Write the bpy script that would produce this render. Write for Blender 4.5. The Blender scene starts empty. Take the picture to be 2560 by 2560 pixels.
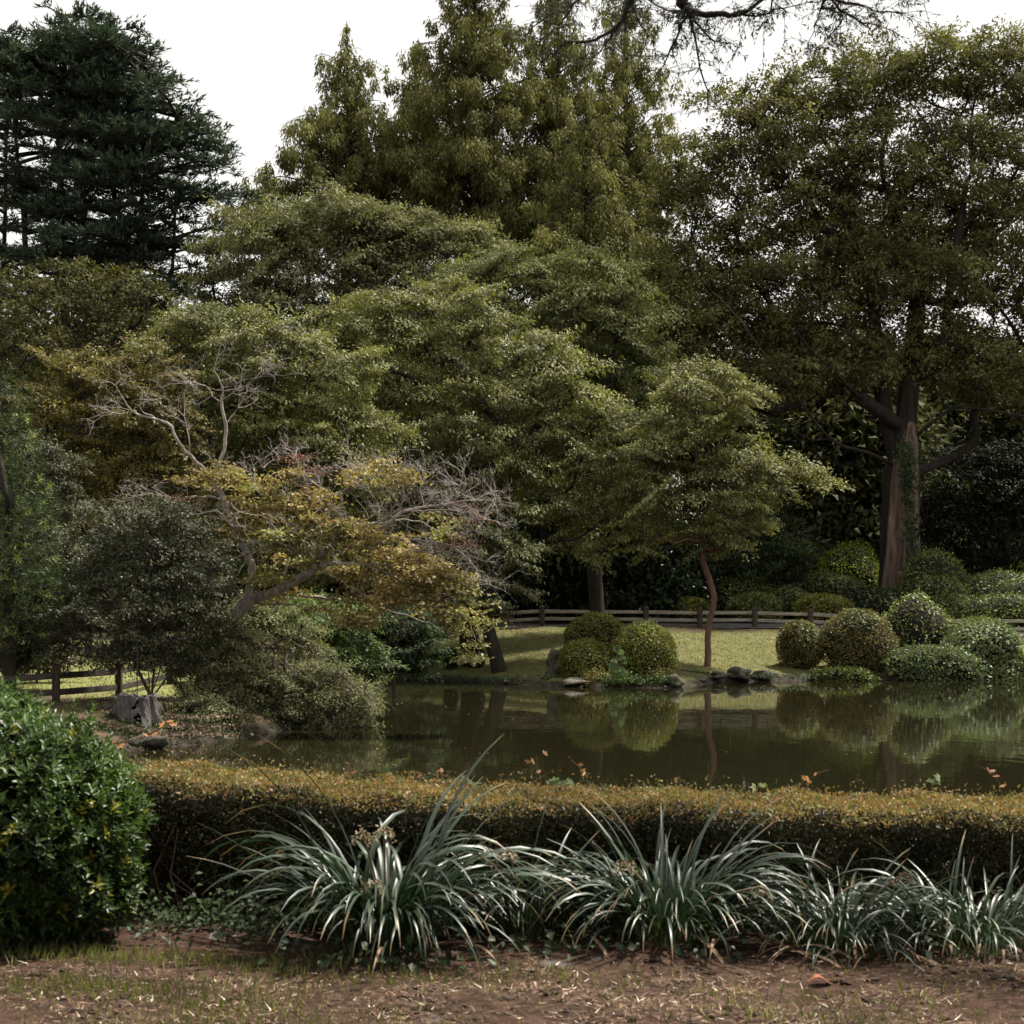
import bpy, math, random
import numpy as np
from mathutils import Vector, Matrix, noise

# ------------------------------------------------------------------ camera, sky, sun
F, YH, HC = 3733.33, 1510.0, 2.1          # focal length and horizon of the 2560 px photograph, eye height
sc = bpy.context.scene
col = sc.collection
cam_d = bpy.data.cameras.new('camera')
cam = bpy.data.objects.new('camera', cam_d)
col.objects.link(cam)
cam.location = (0, 0, HC)
cam.rotation_euler = (math.radians(90), 0, 0)
cam_d.sensor_fit = 'HORIZONTAL'
cam_d.sensor_width = 24.0
cam_d.lens = 35.0
cam_d.shift_y = (YH - 1280) / 2560
cam_d.clip_end = 3000
cam_d.dof.use_dof = True
cam_d.dof.focus_distance = 42
cam_d.dof.aperture_fstop = 3.5
sc.camera = cam

SUN_EL, SUN_AZ = 64.0, 62.0               # azimuth clockwise from +Y (straight ahead)
world = bpy.data.worlds.new('World')
sc.world = world
world.use_nodes = True
wn, wl = world.node_tree.nodes, world.node_tree.links
wn.clear()
wo = wn.new('ShaderNodeOutputWorld')
bg = wn.new('ShaderNodeBackground')
sky = wn.new('ShaderNodeTexSky')
sky.sky_type = 'NISHITA'
sky.sun_disc = False
sky.sun_elevation = math.radians(SUN_EL)
sky.sun_rotation = math.radians(SUN_AZ)
sky.dust_density = 5.0
mixw = wn.new('ShaderNodeMix')
mixw.data_type = 'RGBA'
mixw.inputs['Factor'].default_value = 0.86
mixw.inputs['B'].default_value = (10.9, 10.6, 10.1, 1)     # even white overcast veil
wl.new(sky.outputs['Color'], mixw.inputs['A'])
wl.new(mixw.outputs['Result'], bg.inputs['Color'])
bg.inputs['Strength'].default_value = 0.056
wl.new(bg.outputs['Background'], wo.inputs['Surface'])

sun_d = bpy.data.lights.new('sun', 'SUN')
sun_d.energy = 4.6
sun_d.angle = math.radians(3)
sun_d.color = (1.0, 0.94, 0.84)
sun = bpy.data.objects.new('sun', sun_d)
col.objects.link(sun)
sdir = Vector((math.sin(math.radians(SUN_AZ)) * math.cos(math.radians(SUN_EL)),
               math.cos(math.radians(SUN_AZ)) * math.cos(math.radians(SUN_EL)), math.sin(math.radians(SUN_EL))))
sun.rotation_euler = sdir.to_track_quat('Z', 'Y').to_euler()

sc.view_settings.view_transform = 'Standard'
sc.view_settings.look = 'None'
sc.view_settings.gamma = 1
sc.view_settings.exposure = 1.0
sc.view_settings.use_curve_mapping = False
sc.cycles.max_bounces = 6
sc.cycles.diffuse_bounces = 2
sc.cycles.glossy_bounces = 2
sc.cycles.transmission_bounces = 3
sc.cycles.sample_clamp_indirect = 4

rng = np.random.default_rng(7)
random.seed(7)


def W(px, py, d):
    return np.array([(px - 1280) / F * d, d, HC + (YH - py) / F * d])


def S(d):
    return F / d


def norm(a):
    return a / np.maximum(np.linalg.norm(a, axis=-1, keepdims=True), 1e-9)


# ------------------------------------------------------------------ helpers: tags and meshes
def tag(o, label=None, cat=None, group=None, kind=None):
    if label: o['label'] = label
    if cat: o['category'] = cat
    if group: o['group'] = group
    if kind: o['kind'] = kind
    return o


def empty(name, loc, label, cat, group=None):
    o = bpy.data.objects.new(name, None)
    o.empty_display_size = 0.2
    o.location = [float(v) for v in loc]
    col.objects.link(o)
    return tag(o, label, cat, group)


def link(name, me, mat=None, parent=None, loc=None):
    o = bpy.data.objects.new(name, me)
    col.objects.link(o)
    if mat and not me.materials: me.materials.append(mat)
    if parent: o.parent = parent
    if loc is not None: o.location = [float(v) for v in loc]
    return o


def fast_mesh(name, V, FA, tint=None, smooth=False):
    """V (n,3) float, FA (m,k) int with k = 3 or 4; tint per face."""
    me = bpy.data.meshes.new(name)
    V = np.ascontiguousarray(V, dtype=np.float32)
    FA = np.ascontiguousarray(FA, dtype=np.int32)
    m, k = FA.shape
    me.vertices.add(len(V))
    me.vertices.foreach_set('co', V.ravel())
    me.loops.add(m * k)
    me.loops.foreach_set('vertex_index', FA.ravel())
    me.polygons.add(m)
    me.polygons.foreach_set('loop_start', np.arange(0, m * k, k, dtype=np.int32))
    if tint is not None:
        a = me.attributes.new('tint', 'FLOAT', 'FACE')
        a.data.foreach_set('value', np.ascontiguousarray(tint, dtype=np.float32))
    if smooth:
        me.polygons.foreach_set('use_smooth', np.ones(m, dtype=bool))
    me.update(calc_edges=True)
    return me


class Tubes:
    """collects tapered tubes into one mesh"""
    def __init__(s): s.V, s.F, s.n = [], [], 0

    def add(s, path, radii, sides=6, jag=0.0):
        P = np.asarray(path, float)
        n = len(P)
        if n < 2: return
        R = np.broadcast_to(np.asarray(radii, float), (n,))
        T = np.gradient(P, axis=0)
        T = norm(T)
        ref = np.array([0.31, 0.17, 0.93]) if abs(T[0][2]) < 0.8 else np.array([0.9, 0.4, 0.1])
        A = norm(np.cross(T, ref))
        B = np.cross(T, A)
        th = np.arange(sides) / sides * 2 * math.pi
        rr = R[:, None] * (1 + (jag * rng.standard_normal((1, sides)) if jag else 0))
        ring = P[:, None, :] + rr[..., None] * (np.cos(th)[None, :, None] * A[:, None, :] + np.sin(th)[None, :, None] * B[:, None, :])
        s.V.append(ring.reshape(-1, 3))
        i = np.arange(n - 1)[:, None] * sides
        j = np.arange(sides)[None, :]
        k = (j + 1) % sides
        q = np.stack([i + j, i + k, i + sides + k, i + sides + j], -1).reshape(-1, 4) + s.n
        s.F.append(q)
        s.n += n * sides

    def mesh(s, name, origin=(0, 0, 0), smooth=True):
        return fast_mesh(name, np.concatenate(s.V) - np.asarray(origin), np.concatenate(s.F), smooth=smooth)


def tri_leaves(P, A, N, L, Wd):
    """far foliage: one triangle per leaf"""
    A = norm(A)
    B = norm(np.cross(A, N))
    L = L[:, None]; Wd = Wd[:, None]
    V = np.stack([P + A * L * 0.2 + B * Wd * 0.55, P + A * L, P + A * L * 0.05 - B * Wd * 0.45], 1).reshape(-1, 3)
    return V, np.arange(len(P) * 3).reshape(-1, 3)


def leaf_arrays(P, A, N, L, Wd, fold=0.18):
    """rhombic leaves folded along the midrib: two triangles each"""
    A = norm(A)
    B = norm(np.cross(A, N))
    N = np.cross(B, A)
    L = L[:, None]; Wd = Wd[:, None]
    mid = P + A * L * 0.45 + N * Wd * fold
    V = np.stack([P, mid + B * Wd * 0.5, P + A * L - N * L * 0.06, mid - B * Wd * 0.5], 1).reshape(-1, 3)
    b = np.arange(len(P))[:, None] * 4
    FA = np.concatenate([b + np.array([[0, 1, 2]]), b + np.array([[0, 2, 3]])], 1).reshape(-1, 3)
    return V, FA


class Leaves:
    def __init__(s): s.P, s.A, s.N, s.L, s.W, s.T = [], [], [], [], [], []

    def add(s, P, A, N, L, Wd, T):
        n = len(P)
        s.P.append(P); s.A.append(A); s.N.append(N)
        s.L.append(np.broadcast_to(L, (n,))); s.W.append(np.broadcast_to(Wd, (n,))); s.T.append(np.broadcast_to(T, (n,)))

    def mesh(s, name, origin=(0, 0, 0), fold=0.18, tri=False):
        if tri:
            V, FA = tri_leaves(np.concatenate(s.P) - np.asarray(origin), np.concatenate(s.A), np.concatenate(s.N), np.concatenate(s.L), np.concatenate(s.W))
            return fast_mesh(name, V, FA, np.concatenate(s.T))
        V, FA = leaf_arrays(np.concatenate(s.P) - np.asarray(origin), np.concatenate(s.A), np.concatenate(s.N),
                            np.concatenate(s.L), np.concatenate(s.W), fold)
        return fast_mesh(name, V, FA, np.repeat(np.concatenate(s.T), 2))


def unit(n):
    return norm(rng.standard_normal((n, 3)))


# ------------------------------------------------------------------ materials
def ramp(nt, stops):
    r = nt.nodes.new('ShaderNodeValToRGB')
    e = r.color_ramp.elements
    while len(e) < len(stops): e.new(0.5)
    for k, (p, c) in enumerate(stops):
        e[k].position = p
        e[k].color = (c[0], c[1], c[2], 1)
    return r


def leaf_mat(name, dark, light, accent=None, acc_at=0.985, trans=0.25, rough=0.5, spec=0.3, scale=0.7, nvar=0.45):
    m = bpy.data.materials.new(name)
    m.use_nodes = True
    nt = m.node_tree
    nt.nodes.clear()
    N_, L_ = nt.nodes, nt.links
    out = N_.new('ShaderNodeOutputMaterial')
    at = N_.new('ShaderNodeAttribute'); at.attribute_name = 'tint'
    mid = [0.5 * (a + b) for a, b in zip(dark, light)]
    st = [(0.0, dark), (0.55, mid), (0.95, light)]
    if accent: st += [(acc_at, light), (min(1, acc_at + 0.006), accent)]
    rp = ramp(nt, st)
    L_.new(at.outputs['Fac'], rp.inputs['Fac'])
    no = N_.new('ShaderNodeTexNoise'); no.inputs['Scale'].default_value = scale; no.inputs['Detail'].default_value = 2
    ge = N_.new('ShaderNodeNewGeometry')
    L_.new(ge.outputs['Position'], no.inputs['Vector'])
    mr = N_.new('ShaderNodeMapRange')
    mr.inputs['From Min'].default_value = 0.3; mr.inputs['From Max'].default_value = 0.7
    mr.inputs['To Min'].default_value = 1 - nvar; mr.inputs['To Max'].default_value = 1 + nvar
    L_.new(no.outputs['Fac'], mr.inputs['Value'])
    mul = N_.new('ShaderNodeVectorMath'); mul.operation = 'SCALE'
    L_.new(rp.outputs['Color'], mul.inputs[0]); L_.new(mr.outputs['Result'], mul.inputs['Scale'])
    p = N_.new('ShaderNodeBsdfPrincipled')
    p.inputs['Roughness'].default_value = rough
    p.inputs['Specular IOR Level'].default_value = spec
    L_.new(mul.outputs['Vector'], p.inputs['Base Color'])
    tr = N_.new('ShaderNodeBsdfTranslucent')
    tm = N_.new('ShaderNodeVectorMath'); tm.operation = 'MULTIPLY'
    tm.inputs[1].default_value = (1.15, 1.25, 0.6)
    L_.new(mul.outputs['Vector'], tm.inputs[0])
    L_.new(tm.outputs['Vector'], tr.inputs['Color'])
    mx = N_.new('ShaderNodeMixShader'); mx.inputs['Fac'].default_value = trans
    L_.new(p.outputs['BSDF'], mx.inputs[1]); L_.new(tr.outputs['BSDF'], mx.inputs[2])
    L_.new(mx.outputs['Shader'], out.inputs['Surface'])
    return m


def surf_mat(name, c1, c2, scale=3.0, rough=0.85, bump=0.4, stretch=(1, 1, 1), c3=None, detail=6, spec=0.25, bscale=None):
    m = bpy.data.materials.new(name)
    m.use_nodes = True
    nt = m.node_tree
    N_, L_ = nt.nodes, nt.links
    p = N_['Principled BSDF']
    tc = N_.new('ShaderNodeTexCoord')
    mp = N_.new('ShaderNodeMapping'); mp.inputs['Scale'].default_value = stretch
    L_.new(tc.outputs['Object'], mp.inputs['Vector'])
    no = N_.new('ShaderNodeTexNoise'); no.inputs['Scale'].default_value = scale
    no.inputs['Detail'].default_value = detail; no.inputs['Roughness'].default_value = 0.65
    L_.new(mp.outputs['Vector'], no.inputs['Vector'])
    st = [(0.32, c1), (0.62, c2)]
    if c3: st.append((0.75, c3))
    rp = ramp(nt, st)
    L_.new(no.outputs['Fac'], rp.inputs['Fac'])
    L_.new(rp.outputs['Color'], p.inputs['Base Color'])
    p.inputs['Roughness'].default_value = rough
    p.inputs['Specular IOR Level'].default_value = spec
    n2 = N_.new('ShaderNodeTexNoise'); n2.inputs['Scale'].default_value = bscale or scale * 3
    n2.inputs['Detail'].default_value = 5
    L_.new(mp.outputs['Vector'], n2.inputs['Vector'])
    b = N_.new('ShaderNodeBump'); b.inputs['Strength'].default_value = bump; b.inputs['Distance'].default_value = 0.05
    L_.new(n2.outputs['Fac'], b.inputs['Height'])
    L_.new(b.outputs['Normal'], p.inputs['Normal'])
    return m


M = {}
M['bark_dark'] = surf_mat('bark_dark', (0.012, 0.010, 0.008), (0.034, 0.028, 0.022), 2.5, 0.9, 0.8, (3, 3, 0.6))
M['bark_zelkova'] = surf_mat('bark_zelkova', (0.010, 0.008, 0.006), (0.028, 0.022, 0.018), 1.6, 0.9, 1.0, (3, 3, 0.5), c3=(0.048, 0.040, 0.034))
M['bark_peel'] = surf_mat('bark_peel', (0.035, 0.020, 0.014), (0.16, 0.115, 0.09), 1.6, 0.9, 1.0, (3, 3, 0.35), c3=(0.24, 0.20, 0.175))
M['bark_red'] = surf_mat('bark_red', (0.07, 0.035, 0.025), (0.15, 0.085, 0.06), 4, 0.85, 0.6, (2, 2, 0.6))
M['bark_pale'] = surf_mat('bark_pale', (0.12, 0.10, 0.085), (0.34, 0.30, 0.26), 5, 0.85, 0.5, (2, 2, 1))
M['twig_pale'] = surf_mat('twig_pale', (0.22, 0.185, 0.17), (0.40, 0.355, 0.33), 3, 0.85, 0.1)
M['twig_brown'] = surf_mat('twig_brown', (0.05, 0.036, 0.027), (0.12, 0.095, 0.075), 3, 0.9, 0.1)
M['stem_tan'] = surf_mat('stem_tan', (0.11, 0.075, 0.05), (0.2, 0.15, 0.105), 4, 0.85, 0.4, (2, 2, .6))
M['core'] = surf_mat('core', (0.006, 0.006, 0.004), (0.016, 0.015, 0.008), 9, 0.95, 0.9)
M['post'] = surf_mat('post', (0.022, 0.016, 0.013), (0.085, 0.062, 0.05), 3, 0.85, 0.6, (9, 9, 0.8))
M['rail'] = surf_mat('rail', (0.12, 0.108, 0.088), (0.33, 0.305, 0.26), 2.2, 0.85, 0.5, (1.0, 7, 7), c3=(0.44, 0.415, 0.365))
M['rail_shaded'] = surf_mat('rail_shaded', (0.03, 0.025, 0.02), (0.085, 0.072, 0.06), 2.2, 0.85, 0.5, (1.0, 7, 7))  # near fence rails darkened, their shadow painted into the wood
M['stump'] = surf_mat('stump', (0.03, 0.026, 0.024), (0.13, 0.118, 0.112), 3.2, 0.85, 1.0, (2.2, 2.2, 0.8))
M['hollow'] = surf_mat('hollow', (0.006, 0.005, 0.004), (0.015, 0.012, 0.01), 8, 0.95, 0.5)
M['rock'] = surf_mat('rock', (0.018, 0.017, 0.012), (0.075, 0.070, 0.052), 3.5, 0.9, 1.0)
M['rock_pale'] = surf_mat('rock_pale', (0.11, 0.095, 0.08), (0.23, 0.205, 0.175), 4, 0.9, 0.7)
M['path'] = surf_mat('path', (0.06, 0.058, 0.056), (0.095, 0.09, 0.088), 6, 0.9, 0.2)

EL = leaf_mat
M['cedar'] = EL('cedar_needles', (0.034, 0.054, 0.042), (0.105, 0.140, 0.105), trans=0.12, scale=0.35)
M['evergreen'] = EL('evergreen_leaves', (0.034, 0.038, 0.018), (0.125, 0.115, 0.044), (0.20, 0.16, 0.03), 0.97, trans=0.18, scale=0.35, nvar=0.55, rough=0.6, spec=0.06)
M['metasequoia'] = EL('metasequoia_needles', (0.085, 0.086, 0.030), (0.205, 0.195, 0.076), (0.22, 0.14, 0.04), 0.97, trans=0.3, scale=0.3, rough=0.6, spec=0.06)
M['dogwood'] = EL('dogwood_leaves', (0.085, 0.092, 0.046), (0.240, 0.232, 0.126), trans=0.22, scale=0.5, rough=0.6, spec=0.06)
M['cherry'] = EL('cherry_leaves', (0.082, 0.094, 0.034), (0.275, 0.265, 0.105), (0.42, 0.17, 0.03), 0.992, trans=0.26, scale=0.55, rough=0.6, spec=0.3)
M['cherry_grey'] = EL('cherry_leaves_dull', (0.072, 0.088, 0.038), (0.225, 0.230, 0.098), (0.42, 0.17, 0.03), 0.994, trans=0.24, scale=0.55, rough=0.6, spec=0.06)
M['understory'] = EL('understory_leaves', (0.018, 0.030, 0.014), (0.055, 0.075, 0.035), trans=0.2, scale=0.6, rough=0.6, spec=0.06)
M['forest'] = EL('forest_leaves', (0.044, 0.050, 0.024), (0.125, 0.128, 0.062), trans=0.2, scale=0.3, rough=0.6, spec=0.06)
M['shade_black_tree'] = EL('shade_black_leaves', (0.010, 0.012, 0.007), (0.026, 0.030, 0.016), trans=0.1, scale=0.3, rough=0.6, spec=0.06)  # the big tree's deep shade is put into this near-black leaf colour
M['zelkova'] = EL('zelkova_leaves', (0.070, 0.070, 0.028), (0.205, 0.192, 0.084), (0.24, 0.19, 0.05), 0.985, trans=0.3, scale=0.4, rough=0.6, spec=0.06)
M['olive_maple'] = EL('olive_maple_leaves', (0.085, 0.074, 0.024), (0.210, 0.172, 0.060), (0.25, 0.10, 0.04), 0.97, trans=0.3, scale=0.7)
M['maple'] = EL('maple_leaves', (0.180, 0.135, 0.056), (0.360, 0.275, 0.120), (0.55, 0.10, 0.05), 0.985, trans=0.35, scale=0.9)
M['maple_green'] = EL('maple_leaves_green', (0.140, 0.130, 0.050), (0.280, 0.255, 0.105), trans=0.35, scale=0.9)
M['maple_red'] = EL('maple_leaves_red', (0.13, 0.045, 0.03), (0.24, 0.085, 0.06), trans=0.3)
M['podocarp'] = EL('podocarp_leaves', (0.026, 0.040, 0.014), (0.070, 0.095, 0.034), (0.20, 0.25, 0.07), 0.93, trans=0.2, rough=0.55, spec=0.2)
M['small_leaf'] = EL('small_dark_leaves', (0.036, 0.040, 0.022), (0.110, 0.116, 0.064), (0.30, 0.33, 0.26), 0.96, trans=0.12, rough=0.6, spec=0.3)
M['overhang'] = EL('overhang_leaves', (0.105, 0.112, 0.055), (0.265, 0.270, 0.150), (0.28, 0.20, 0.08), 0.97, trans=0.25, rough=0.6, spec=0.06)
M['fresh'] = EL('fresh_green_leaves', (0.060, 0.100, 0.030), (0.16, 0.22, 0.075), trans=0.35)
M['olive_bush'] = EL('olive_bush_leaves', (0.075, 0.070, 0.040), (0.18, 0.16, 0.095), (0.22, 0.12, 0.05), 0.96, trans=0.25)
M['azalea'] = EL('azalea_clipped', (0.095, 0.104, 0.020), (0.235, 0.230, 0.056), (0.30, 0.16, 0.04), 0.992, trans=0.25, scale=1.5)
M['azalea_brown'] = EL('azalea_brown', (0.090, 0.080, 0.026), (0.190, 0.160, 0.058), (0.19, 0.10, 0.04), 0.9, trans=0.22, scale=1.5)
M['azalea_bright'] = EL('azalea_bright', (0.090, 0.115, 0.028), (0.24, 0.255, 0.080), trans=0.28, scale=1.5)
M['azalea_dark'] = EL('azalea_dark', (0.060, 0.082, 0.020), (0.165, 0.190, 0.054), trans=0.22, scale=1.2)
M['azalea_painted_sun'] = EL('azalea_painted_sun', (0.12, 0.155, 0.020), (0.30, 0.34, 0.050), trans=0.42, scale=1.2)  # sunlight painted into the leaf colour of domes that stand shaded
M['creeper'] = EL('creeper_leaves', (0.080, 0.110, 0.045), (0.200, 0.235, 0.115), trans=0.25)
M['glossy'] = EL('glossy_leaves', (0.022, 0.046, 0.010), (0.085, 0.140, 0.030), (0.30, 0.28, 0.03), 0.965, trans=0.28, rough=0.40, spec=0.4, scale=2.5)
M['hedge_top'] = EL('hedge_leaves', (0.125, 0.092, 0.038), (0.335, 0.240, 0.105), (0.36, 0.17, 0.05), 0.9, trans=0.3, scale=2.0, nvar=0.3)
M['hedge_side_shaded'] = EL('hedge_side_shade_leaves', (0.018, 0.020, 0.007), (0.056, 0.050, 0.020), (0.10, 0.10, 0.05), 0.97, trans=0.25, scale=2.0)  # greenish leaves darkened, painting the shade of the hedge front
M['weed'] = EL('weed_leaves', (0.022, 0.040, 0.018), (0.065, 0.090, 0.042), trans=0.2, scale=3)
M['grass'] = EL('grass_blades', (0.085, 0.10, 0.028), (0.23, 0.235, 0.075), trans=0.35, scale=2)
M['straw'] = EL('straw_litter', (0.060, 0.037, 0.026), (0.28, 0.195, 0.13), (0.58, 0.49, 0.38), 0.93, trans=0.05, rough=0.8, spec=0.1, scale=2.5, nvar=0.5)
M['orange'] = EL('orange_leaves', (0.26, 0.10, 0.035), (0.42, 0.20, 0.07), trans=0.35)
M['fallen'] = EL('fallen_leaves', (0.20, 0.10, 0.04), (0.45, 0.24, 0.10), trans=0.1)
M['litter'] = EL('leaf_litter', (0.05, 0.034, 0.022), (0.17, 0.115, 0.07), trans=0.05)
M['hang_leaf'] = EL('hanging_leaves', (0.035, 0.045, 0.028), (0.08, 0.095, 0.055), trans=0.2)
M['petal'] = EL('dry_petals', (0.22, 0.17, 0.125), (0.38, 0.315, 0.24), trans=0.2)
M['heart'] = EL('big_heart_leaves', (0.075, 0.11, 0.06), (0.16, 0.21, 0.12), trans=0.25)


def strap_mat():
    m = bpy.data.materials.new('strap_leaf')
    m.use_nodes = True
    nt = m.node_tree; N_, L_ = nt.nodes, nt.links
    p = N_['Principled BSDF']
    uv = N_.new('ShaderNodeAttribute'); uv.attribute_name = 'along'
    oi = N_.new('ShaderNodeObjectInfo')
    ad = N_.new('ShaderNodeMath'); ad.operation = 'MULTIPLY_ADD'
    ad.inputs[1].default_value = 0.26; ad.inputs[2].default_value = -0.15
    L_.new(oi.outputs['Random'], ad.inputs[0])
    a2 = N_.new('ShaderNodeMath'); a2.operation = 'ADD'
    L_.new(uv.outputs['Fac'], a2.inputs[0]); L_.new(ad.outputs[0], a2.inputs[1])
    rp = ramp(nt, [(0.0, (0.07, 0.10, 0.025)), (0.25, (0.022, 0.044, 0.016)), (0.9, (0.025, 0.046, 0.020)), (0.97, (0.20, 0.15, 0.05)), (1.0, (0.26, 0.15, 0.08))])
    L_.new(a2.outputs[0], rp.inputs['Fac'])
    L_.new(rp.outputs['Color'], p.inputs['Base Color'])
    p.inputs['Roughness'].default_value = 0.42
    p.inputs['Specular IOR Level'].default_value = 0.85
    tr = N_.new('ShaderNodeBsdfTranslucent')
    L_.new(rp.outputs['Color'], tr.inputs['Color'])
    mx = N_.new('ShaderNodeMixShader'); mx.inputs['Fac'].default_value = 0.22
    L_.new(p.outputs['BSDF'], mx.inputs[1]); L_.new(tr.outputs['BSDF'], mx.inputs[2])
    L_.new(mx.outputs['Shader'], N_['Material Output'].inputs['Surface'])
    return m


M['strap'] = strap_mat()

# ------------------------------------------------------------------ terrain
POND = np.array([(-8.2, 20.6), (-7.4, 26.0), (-6.9, 27.6), (-6.1, 28.6), (-5.5, 30), (-4.9, 32), (-4.1, 35.0), (-3.6, 39), (-3.8, 44),
                 (-4.6, 49), (-5.2, 53), (-4.04, 53.6), (-2.0, 52.4), (0.3, 50.0), (1.2, 48.9), (2.6, 48.6), (4.6, 48.0), (5.6, 48.6), (6.9, 51.2), (8.6, 52.2),
                 (10.2, 52.8), (14.5, 53.0), (19, 55.0), (30, 56), (48, 50), (48, 13.2), (20, 13.0), (0, 13.2), (-6, 14.0), (-9.5, 16)])


def pond_sd(X, Y):
    """signed distance to the pond outline, negative inside"""
    p = np.stack([X, Y], -1)
    d = np.full(X.shape, 1e9)
    inside = np.zeros(X.shape, bool)
    n = len(POND)
    for i in range(n):
        a, b = POND[i], POND[(i + 1) % n]
        e = b - a
        w = p - a
        t = np.clip((w @ e) / (e @ e), 0, 1)
        d = np.minimum(d, np.linalg.norm(w - t[..., None] * e, axis=-1))
        c = (a[1] > Y) != (b[1] > Y)
        xi = a[0] + (Y - a[1]) / (b[1] - a[1] + 1e-12) * e[0]
        inside ^= c & (X < xi)
    return np.where(inside, -d, d)


def gz_arr(X, Y):
    X = np.asarray(X, float); Y = np.asarray(Y, float)
    sd = pond_sd(X, Y)
    land = np.interp(Y, [0, 11.5, 13, 27, 30, 33, 45, 52, 62.5, 64, 80, 95, 140, 300, 900], [0, 0, -0.2, -0.15, 0.04, 0.1, 0.5, 0.75, 1.18, 1.25, 2.4, 2.9, 3.2, 4, 4])
    bank = np.where(Y < 20, 0.35, np.where(Y < 46, 0.30, 0.20))
    h = np.minimum(land, -0.42 + bank * np.maximum(sd, 0) ** 0.9)
    h = np.where(sd < 0, -0.55 + np.maximum(sd * 0.7, -0.9), h)
    h = np.where((sd >= 0) & (sd < 0.25), -0.55 + (h + 0.55) * sd / 0.25, h)
    bump = 0.02 * np.sin(X * 2.1 + 1.3 * np.sin(Y * 1.7)) + 0.014 * np.sin(Y * 4.3 + X * 1.1) + 0.012 * np.sin(X * 7.3 + Y * 3.1)
    h = h + np.where(sd > 0.3, bump, 0)
    return h


def gz(x, y):
    return float(gz_arr(np.array([x]), np.array([y]))[0])


def axis(knots, counts):
    out = []
    for (a, b), n in zip(zip(knots[:-1], knots[1:]), counts):
        out.append(np.linspace(a, b, n, endpoint=False))
    return np.concatenate(out + [np.array([knots[-1]])])


xs = axis([-500, -60, -14, 26, 60, 500], [10, 20, 120, 18, 8])
ys = axis([-60, 4, 12, 26, 66, 110, 900], [8, 44, 24, 100, 20, 10])
GX, GY = np.meshgrid(xs, ys)
GZ = gz_arr(GX, GY)
nx, ny = len(xs), len(ys)
ii, jj = np.meshgrid(np.arange(ny - 1), np.arange(nx - 1), indexing='ij')
b0 = (ii * nx + jj).ravel()
ground = link('ground', fast_mesh('ground', np.stack([GX, GY, GZ], -1).reshape(-1, 3), np.stack([b0, b0 + 1, b0 + nx + 1, b0 + nx], -1), smooth=True))
tag(ground, kind='structure')


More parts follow.
